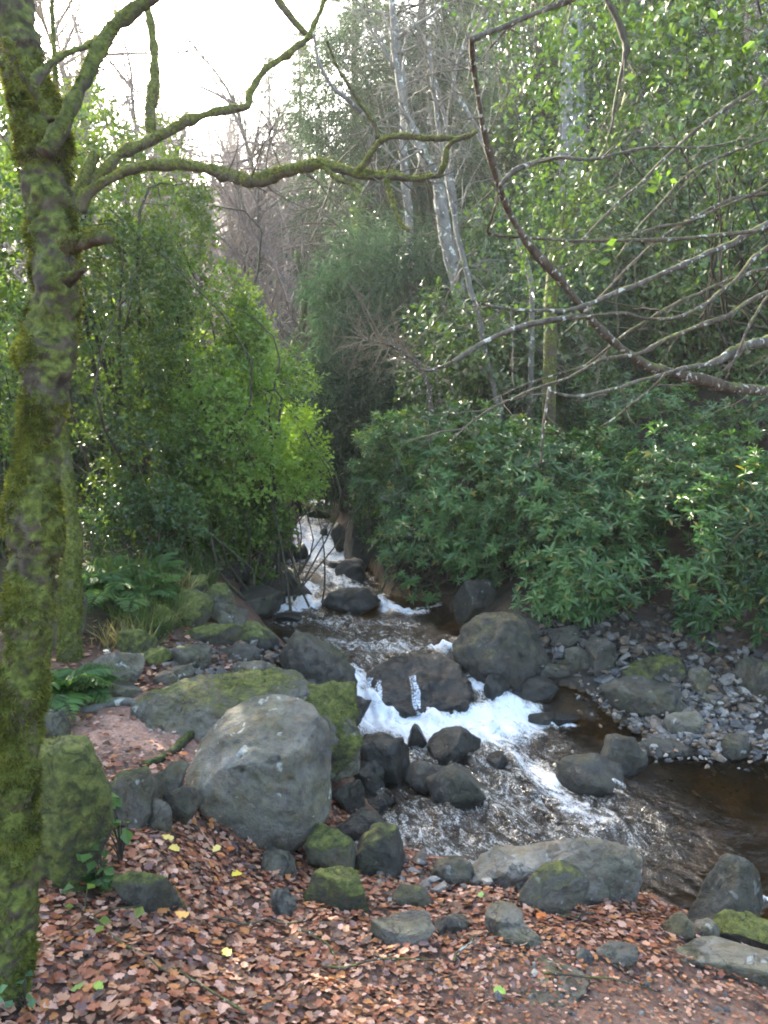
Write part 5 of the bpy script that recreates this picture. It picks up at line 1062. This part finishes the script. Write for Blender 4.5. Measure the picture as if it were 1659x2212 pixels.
# ---------------------------------------------------------------- small plants, roots and leaf litter
def frond_mesh(L, seed, col, arch=.5):
    r = np.random.default_rng(seed); s = np.linspace(0, 1, 26); B = np.column_stack([.06*L*np.sin(s*2+seed), L*(s - .12*s**2), L*(arch*1.5*s*(1-s*.95) - .25*arch*s**3)])
    T = nrm(np.gradient(B, axis=0)); X = nrm(np.cross(T, [0, 0, 1.0])); Nn = np.cross(X, T); P, A, N_, Sz, C = [], [], [], [], []
    for i in range(3, 26):
        w = L*.27*math.sin(math.pi*min(1, (s[i]*.92+.12))**.9)+.008
        for sd in (-1, 1):
            P.append(B[i]); A.append(X[i]*sd + T[i]*.45 - Nn[i]*.12 + r.normal(size=3)*.06); N_.append(Nn[i]+r.normal(size=3)*.12); Sz.append(max(w, .01)*r.uniform(.9, 1.1)); C.append(np.array(col)*r.uniform(.75, 1.25))
    lf = leaves(T_LANCE, np.array(P), np.array(A), np.array(N_), np.array(Sz), np.array(C)); V, Fq = tube(B, np.linspace(.003, .001, 26), 4)
    me = mesh_np('frond', [lf, (V, Fq, (.06, .07, .02))]); me.materials.append(M_SOFT); return me
FR = [frond_mesh(.42, k, c, a) for k, (c, a) in enumerate([((.085, .165, .045), .5), ((.065, .135, .038), .65), ((.12, .20, .06), .4), ((.075, .15, .05), .55)])]
def fern(label, u, v, y=None, n=9, sc=1.0, seed=1, spread=6.28, a0=0.0):
    r = np.random.default_rng(seed); g = hit(u, v) if y is None else np.append(at(u, v, y)[:2], 0); g[2] = hz(g[0], g[1])
    t = thing('fern', label, 'fern', g)
    for k in range(n):
        o = link('frond', FR[k % 4], None, t); a = a0 + spread*(k/n) + r.normal()*.15; s = sc*r.uniform(.8, 1.15)
        o.rotation_euler = (r.uniform(.05, .55), r.normal()*.15, a); o.scale = (s, s, s)
    return t
fern('fern with spreading pale green fronds beside the leaning trunk', 118, 1530, n=13, sc=1.1, seed=3)
fern('second fern close to the grey slab, fronds reaching right', 160, 1520, n=11, sc=.9, seed=4)
fern('tall fern on the bank left of the round mossy boulder', 262, 1300, n=13, sc=1.3, seed=5)
fern('fern with one long arching frond above the grassy hump', 305, 1310, n=11, sc=1.2, seed=6)
fern('fern behind the slim mossy trunk', 215, 1275, n=12, sc=1.25, seed=7)
fern('fern half hidden below the dark bush', 330, 1260, n=10, sc=1.1, seed=8)
fern('small fern at the left foot of the mossy slab', 205, 1925, n=5, sc=.35, seed=9)

def leafy(label, u, v, n, L, seed, col, h=.22, tm=T_DIAMOND, y=None):
    r = np.random.default_rng(seed); g = hit(u, v); t = thing('leafy_plant', label, 'plant', g); sp = []
    for k in range(n):
        e = np.array([r.normal()*.06, r.normal()*.05-.03, h*r.uniform(.3, 1.1)]); V, Fq = tube(catmull([(0, 0, -.02), e*np.array([.3, .3, .6]), e], 4), .0022, 4); sp.append((V, Fq, None))
        A = nrm(np.array([r.normal(), r.normal()-.4, r.normal()*.4])); s = L*r.uniform(.7, 1.2)
        o = part('leaf', [leaves(tm, np.zeros((1, 3)), A[None], nrm(np.array([[r.normal()*.3, -.4, 1]])), np.array([s]), np.array([col])*r.uniform(.75, 1.3), np.array([1.35]))], M_SOFT, t); o.location = e
    part('stems', sp, M_BARKDARK, t, True); return t
leafy('bright bramble shoot growing between the tall mossy boulder and the grey stone', 262, 1868, 16, .062, 1, (.085, .17, .05), .26)
leafy('leafy shoot left of the low mossy slab', 222, 1930, 13, .05, 2, (.075, .15, .04), .20)
leafy('small seedling with yellow-green leaves in the litter below the slab', 183, 1990, 6, .04, 3, (.13, .18, .03), .09)
leafy('pale green sprig at the very foot of the leaning trunk', 55, 2185, 9, .035, 4, (.10, .20, .10), .10)
leafy('light green spray on the left bank near the long black rock', 440, 1235, 14, .09, 5, (.10, .19, .04), .35)
leafy('bright low plant under the dark bush on the left bank', 350, 1215, 14, .09, 6, (.09, .17, .03), .35)
leafy('green sprig at the edge of the flat rock on the left bank', 240, 1345, 12, .06, 7, (.07, .14, .03), .22)

# grass
def grass(name, spots, n, Lm, cols, seed):
    r = np.random.default_rng(seed); P, A, N_, S_, C = [], [], [], [], []
    for k in range(n):
        u, v, du, dv = spots[k % len(spots)]; 
        if k < len(spots)*6 or not P: g = hit(u+r.uniform(-du, du), v+r.uniform(-dv, dv))
        else: g = P[int(r.integers(len(P)))].copy(); g[:2] += r.normal(size=2)*.03; g[2] = hz(g[0], g[1])
        P.append(g); A.append([r.normal()*.45, r.normal()*.45-.1, .9]); N_.append(rdir(1, r)[0]); S_.append(Lm*r.uniform(.5, 1.3)); C.append(np.array(cols[int(r.integers(len(cols)))])*r.uniform(.8, 1.2))
    P, A, N_, S_, C = map(np.array, (P, A, N_, S_, C)); tm = (np.array([[-.022, 0, 0], [.022, 0, 0], [.016, .5, .03], [-.016, .5, .03], [0, 1, -.22]]), np.array([[0, 1, 2, 3], [3, 2, 4, 4]]))
    tm = (tm[0], np.array([[0, 1, 2], [0, 2, 3], [3, 2, 4]])); return part(name, [leaves(tm, P, nrm(A), N_, S_, C)], M_SOFT, None, False, 'stuff')
grass('grass', [(260, 1330, 70, 30), (340, 1290, 40, 25), (230, 1280, 40, 25), (350, 1335, 30, 20), (290, 1375, 30, 20), (420, 1255, 30, 15)], 2600, .24, [(.06, .10, .025), (.09, .13, .03), (.05, .085, .03)], 21)
grass('dead_grass', [(300, 1385, 30, 18), (330, 1345, 25, 15), (385, 1285, 20, 12), (255, 1400, 30, 12)], 500, .2, [(.33, .26, .14), (.26, .20, .10)], 22)

# roots on the bare path
def root(label, pts, mat, seed, moss=False):
    Q = []
    for (u, v, rr) in pts: g = hit(u, v); Q.append([*g[:2], hz(g[0], g[1])+rr*g[1]/F*.6, rr*g[1]/F])
    Q = catmull(Q, 6); tb = Q[0][:3].copy(); V, Fq = tube(wob(Q[:, :3], .006, seed), Q[:, 3], 9, .16, seed)
    o = part('tree_root', [(V-tb, Fq, None)], mat, None, True); o.location = tb; tag(o, label, 'root')
    if moss: fz = fuzz_on((V, Fq), 16000, seed, bias=.4, thr=.45, size=.014); part('moss', [(fz[0]-tb, fz[1], fz[2])], M_MOSS, o, False, 'stuff')
root('grey root winding along the upper edge of the bare path, mossy at its trunk end', [(70, 1528, 14), (130, 1535, 12), (195, 1538, 11), (235, 1525, 11), (275, 1522, 10), (310, 1532, 9), (345, 1550, 9)], M_BARKPALE, 3)
root('dark root running down the lower right edge of the bare path', [(432, 1578, 10), (405, 1600, 11), (380, 1625, 11), (345, 1648, 10), (305, 1662, 8)], M_BARKDARK, 4)
root('thick mossy root on the edge of the ledge behind the boulder', [(350, 1545, 16), (385, 1558, 15), (410, 1572, 14), (430, 1590, 8)], M_BARKMOSS, 5, True)

LEAF_LM = [(325, 1915, 'low mossy slab'), (570, 1680, 'big grey boulder'), (602, 1865, 'bluish half-buried cobble'), (712, 1840, 'moss-striped blocky stone'), (728, 1925, 'moss-topped stone'), (868, 2000, 'sandy flat stone'), (1190, 1880, 'long pale rock'), (1200, 1930, 'tilted slaty stone'), (1330, 2062, 'half-sunk stone'), (1610, 2090, 'pale flat slab'), (30, 2000, 'leaning mossy trunk'), (1150, 2120, 'worn bedrock patch'), (160, 1760, 'tall mossy boulder'), (290, 1720, 'grey stone with a moss patch'), (610, 1948, 'small slate grey stone'), (1090, 2000, 'flat sunken grey stone'), (1500, 2010, 'grey cobble by the pool'), (250, 2060, 'green sprig in the litter')]
BAR_LM = [(1410, 1450, 'long mossy dark rock'), (1390, 1508, 'blue-green flat rock'), (1590, 1612, 'blue grey block'), (1640, 1470, 'brown mossy boulder'), (1510, 1468, 'pale lilac cobble'), (1440, 1615, 'low brown flat stone'), (1550, 1515, 'long thin slate'), (1475, 1562, 'tan angular slab'), (1300, 1420, 'leaning greenish slate'), (1170, 1450, 'smooth flat stone')]
SLOPE_LM = [(1240, 500, 'thick pale grey trunk'), (1650, 500, 'brown trunk'), (1572, 450, 'narrow pale trunk'), (1395, 500, 'slim grey trunk'), (1178, 480, 'dark reddish trunk'), (1195, 850, 'mossy stump'), (955, 460, 'bent white birch'), (880, 450, 'upright birch'), (808, 500, 'ivy-wrapped trunk'), (1280, 380, 'leaning mossy trunk'), (1010, 800, 'foot of the birches')]
def place_words(u, v, lms):
    k = min(lms, key=lambda q: (q[0]-u)**2 + (q[1]-v)**2); du, dv = u-k[0], v-k[1]; w = 'just ' if du*du+dv*dv < 75**2 else ''
    vert = 'below' if dv > 0 else 'above'; hor = 'right of' if du > 0 else 'left of'
    if abs(dv) > 2.2*abs(du): p = vert
    elif abs(du) > 2.2*abs(dv): p = hor
    else: p = vert + ' and ' + hor
    return w + p + ' the ' + k[2]
for o in COL.objects:
    if o.parent is None and o.name.startswith('gravel_stone'):
        uu, vv, _ = to_px(np.array(o.location)[None]); o['label'] = o['label'].split(' stone')[0] + ' gravel stone ' + place_words(uu[0], vv[0], BAR_LM)
    if o.parent is None and o.get('group') == 'bushes of the right slope':
        uu, vv, _ = to_px(np.array(o.location)[None]+np.array([[0, 0, o.scale[2]]])); o['label'] = 'dense evergreen bush on the right bank ' + place_words(uu[0], vv[0], SLOPE_LM)

SKY_LM = [(325, 150, 'upright mossy limb'), (240, 90, 'forked branch of the leaning trunk'), (480, 240, 'upper mossy limb'), (420, 360, 'crooked mossy limb'), (610, 130, 'bend of the upper mossy limb'), (80, 300, 'leaning mossy trunk'), (540, 390, 'sag of the crooked mossy limb'), (655, 450, 'far conifer below the bright gap'), (640, 680, 'brown leaning trunk'), (480, 640, 'sunlit holly top'), (200, 520, 'stub of the leaning trunk')]
for o in COL.objects:
    if o.parent is None and o.get('group') in ('bare trees of the far hillside', 'bare trees against the sky', 'bushes behind the holly thicket'):
        sky_ = o['group'].endswith('sky'); bush_ = o['group'].startswith('bushes'); uu, vv, _ = to_px(np.array(o.location)[None]+np.array([[0, 0, (1.2 if bush_ else 5.0)*o.scale[2]]]))
        sz_ = 'tall ' if o.scale[2] > 1.1 else 'small ' if o.scale[2] < .88 else ''
        o['label'] = (sz_ + ('evergreen bush behind the thicket, ' if bush_ else 'bare tree against the sky, ' if sky_ else 'bare hillside tree, ')) + place_words(uu[0], vv[0], SKY_LM)

# fallen leaves
def oak(seed, rows=7, lob=.32, curl=.25):
    r = np.random.default_rng(seed); y = np.linspace(0, 1, rows); w = (.07+.30*np.sin(np.pi*np.clip(y*.95+.05, 0, 1))**.8*(.75+.35*y))*(1+lob*np.where(np.arange(rows) % 2, 1, -1)*.8); w[0] = .03; w[-1] = .05
    V = []; cx, cy, tw = r.uniform(-.5, .9)*curl*3, r.uniform(-.6, .8)*curl*1.6, r.normal()*.25
    for k in range(rows):
        for s in (-1, 0, 1):
            x = s*w[k]*r.uniform(.85, 1.15); yy = y[k] + (0.06*abs(s) if k % 2 else -.02*abs(s)); V.append([x, yy-.5, cx*x*x*1.6 + cy*(yy-.5)**2 + tw*x*(yy-.5) + (.02 if s == 0 else 0)*-1 + r.normal()*.012])
    V = np.array(V); Fq = []
    for k in range(rows-1):
        a = k*3; Fq += [[a, a+1, a+4, a+3], [a+1, a+2, a+5, a+4]]
    return V, np.array(Fq)
OAK = [oak(600+k) for k in range(10)]; OAK_LOW = [oak(640+k, 5, .3) for k in range(10)]
LC = {'russet': (.24, .084, .042), 'tan': (.38, .205, .125), 'brown': (.115, .060, .038), 'orange': (.34, .140, .045), 'dark': (.050, .032, .026), 'pinkish': (.44, .265, .20), 'purplish': (.12, .070, .068)}
LN = list(LC); LW = [.27, .22, .17, .08, .04, .15, .07]
r = np.random.default_rng(61); NL = 40000
xy = np.column_stack([r.uniform(-2.4, 2.7, NL*4), 1.35+3.2*r.random(NL*4)**1.15]); 
dn = np.ones(len(xy)); wd_ = wdist(xy[:, 0], xy[:, 1]); dn *= sstep(.02, .25, wd_); 
trod = np.exp(-(((xy[:, 0]-.75)/.75)**2 + ((xy[:, 1]-2.3)/.42)**2)); dn *= 1-.74*trod
path = np.exp(-(((xy[:, 0]+1.32)/.72)**2 + ((xy[:, 1]-4.36)/.50)**2)**2); dn *= 1-.93*path
dn *= np.clip(.75+.5*fbm(xy*1.6, 3, 5), .1, 1)*np.where(xy[:, 1] > 3.7, .55, 1)
xy = xy[r.random(len(xy)) < dn*1.9][:NL]; n = len(xy); print('litter', n)
trod = np.exp(-(((xy[:, 0]-.75)/.75)**2 + ((xy[:, 1]-2.3)/.42)**2))
sz = r.uniform(.018, .043, n)*(1-.55*trod); lift = r.random(n)**1.6
e = .03; gx_ = (hzs(xy[:, 0]+e, xy[:, 1])-hzs(xy[:, 0]-e, xy[:, 1]))/(2*e); gy_ = (hzs(xy[:, 0], xy[:, 1]+e)-hzs(xy[:, 0], xy[:, 1]-e))/(2*e)
Nr = nrm(np.column_stack([-gx_, -gy_, np.ones(n)]) + r.normal(size=(n, 3))*.18*np.array([1, 1, .3]))
Ax = rdir(n, r)*np.array([1, 1, .1]); Ax = nrm(Ax - Nr*(Ax*Nr).sum(1, keepdims=True))
LP = np.column_stack([xy, hzs(xy[:, 0], xy[:, 1]) + .006 + .022*lift]); ci = r.choice(len(LN), n, p=LW); sh = r.integers(0, len(OAK), n)
Cc = np.array([LC[k] for k in LN])[ci]*r.uniform(.7, 1.3, (n, 1))
u_, v_, dep_ = to_px(LP); score = sz/dep_*(.6+.8*lift); score[(u_ < 95) | (u_ > 1640) | (v_ > 2190) | (v_ < 1500)] = -1
top = np.argsort(-score)[:290]; mk = np.zeros(n, bool); mk[top] = True
pt = []
for k in range(len(OAK)):
    m = ~mk & (sh == k); pt.append(leaves(OAK_LOW[k], LP[m], Ax[m], Nr[m], sz[m], Cc[m]))
part('leaf_litter', pt, M_DRY, None, False, 'stuff')
lm = {}
def leaf_obj(key, shape, P, A, N_, s, col, label, group=None):
    kk = (key, shape)
    if kk not in lm:
        me = mesh_np('fallen_leaf', [(OAK[shape][0], OAK[shape][1], col)]); me.materials.append(M_DRY); lm[kk] = me
    o = bpy.data.objects.new('fallen_leaf', lm[kk]); COL.objects.link(o); X = np.cross(A, N_)
    o.matrix_world = Matrix(((X[0]*s, A[0]*s, N_[0]*s, P[0]), (X[1]*s, A[1]*s, N_[1]*s, P[1]), (X[2]*s, A[2]*s, N_[2]*s, P[2]), (0, 0, 0, 1))); return tag(o, label, 'leaf', group)
for k in top:
    nm = LN[ci[k]]; leaf_obj(nm, int(sh[k]), LP[k]+np.array([0, 0, .006]), Ax[k], Nr[k], float(sz[k]*1.1), LC[nm], ('small ' if sz[k] < .034 else 'broad ' if sz[k] > .040 else '') + nm + ' fallen leaf ' + place_words(u_[k], v_[k], LEAF_LM), 'fallen leaves on top of the litter')
for (u, v, s, c, lab) in [(361, 1824, .075, (.55, .42, .12), 'yellow leaf in the litter just below the grey stones, upper of two'), (377, 1850, .06, (.58, .45, .10), 'yellow leaf below another yellow one near the grey stones'), (468, 1848, .06, (.62, .50, .16), 'pale yellow leaf by the left foot of the big boulder'), (499, 1848, .045, (.45, .13, .03), 'small round orange leaf under the big boulder'), (512, 1905, .055, (.62, .50, .05), 'bright yellow narrow leaf in the middle of the litter'),
                          (395, 2050, .06, (.60, .34, .09), 'golden leaf in the open litter below the mossy slab'), (491, 2079, .05, (.60, .58, .12), 'lemon yellow leaf low in the open litter'), (213, 2155, .05, (.22, .33, .05), 'green leaf lying right of another near the leaning trunk'), (169, 2155, .05, (.14, .22, .05), 'dull green leaf nearest the leaning trunk'), (1079, 2162, .05, (.28, .42, .08), 'fresh green leaf on the trodden ground'),
                          (1170, 1996, .06, (.48, .14, .03), 'bright orange leaf below the tilted slaty stone'), (1038, 1949, .04, (.30, .45, .12), 'small green leaf below the long pale rock'), (230, 1443, .05, (.62, .62, .42), 'pale leaf lying on the long smooth grey slab'), (390, 1540, .06, (.36, .11, .04), 'russet leaf on the mossy ledge behind the boulder'), (402, 1605, .06, (.5, .17, .05), 'orange leaf beside the left shoulder of the big boulder'), (398, 1640, .06, (.45, .15, .05), 'orange-brown leaf between the boulder and the dark block')]:
    g = hit(u, v); zz = g[2]
    leaf_obj(lab, int(r.integers(10)), g+np.array([0, 0, .035 if 'slab' not in lab and 'ledge' not in lab else .12]), nrm(np.array([r.normal(), r.normal(), .05])), nrm(np.array([r.normal()*.2, -.25, 1])), s*.8, c, lab)
# thin scatter on the left bank and the bar
m2 = 900; q = np.array([hit(r.uniform(130, 560), r.uniform(1370, 1560)) for _ in range(220)]); P = q[r.integers(0, len(q), m2)] + r.normal(size=(m2, 3))*np.array([.09, .09, 0]); P[:, 2] = hzs(P[:, 0], P[:, 1])+.012
P = P[(wdist(P[:, 0], P[:, 1]) > .1) & (((P[:, 0]+1.32)/.75)**2 + ((P[:, 1]-4.42)/.45)**2 > r.uniform(.6, 1.2, len(P)))]; m2 = len(P); part('bank_litter', [leaves(OAK[2], P, rdir(m2, r)*np.array([1, 1, .2]), nrm(rdir(m2, r)*.4+np.array([0, 0, 1.0])), r.uniform(.025, .06, m2), np.array([LC[k] for k in LN])[r.choice(len(LN), m2, p=LW)]*.9)], M_DRY, None, False, 'stuff')

r = np.random.default_rng(44)
for (u, v, L, a) in [(560, 2010, .35, .4), (300, 2080, .3, -.6), (820, 2100, .4, .2), (1020, 2050, .25, 1.0), (450, 2160, .3, 2.6), (1300, 2130, .4, .1), (690, 2050, .22, -.9), (1240, 2000, .2, .5)]:
    g = hit(u, v); Q = []
    for t_ in np.linspace(-.5, .5, 6): x, y = g[0]+math.cos(a)*L*t_ + r.normal()*.008, g[1]+math.sin(a)*L*t_ + r.normal()*.008; Q.append((x, y, hz(x, y)+.032+r.normal()*.004))
    V, Fq = tube(catmull(Q, 3), np.linspace(.005, .002, 16), 6, .15, 3); o = part('fallen_twig', [(V-g, Fq, None)], M_BARK, None, True); o.location = g; tag(o, 'thin dry twig on the leaves ' + place_words(u, v, LEAF_LM), 'twig', 'twigs in the litter')
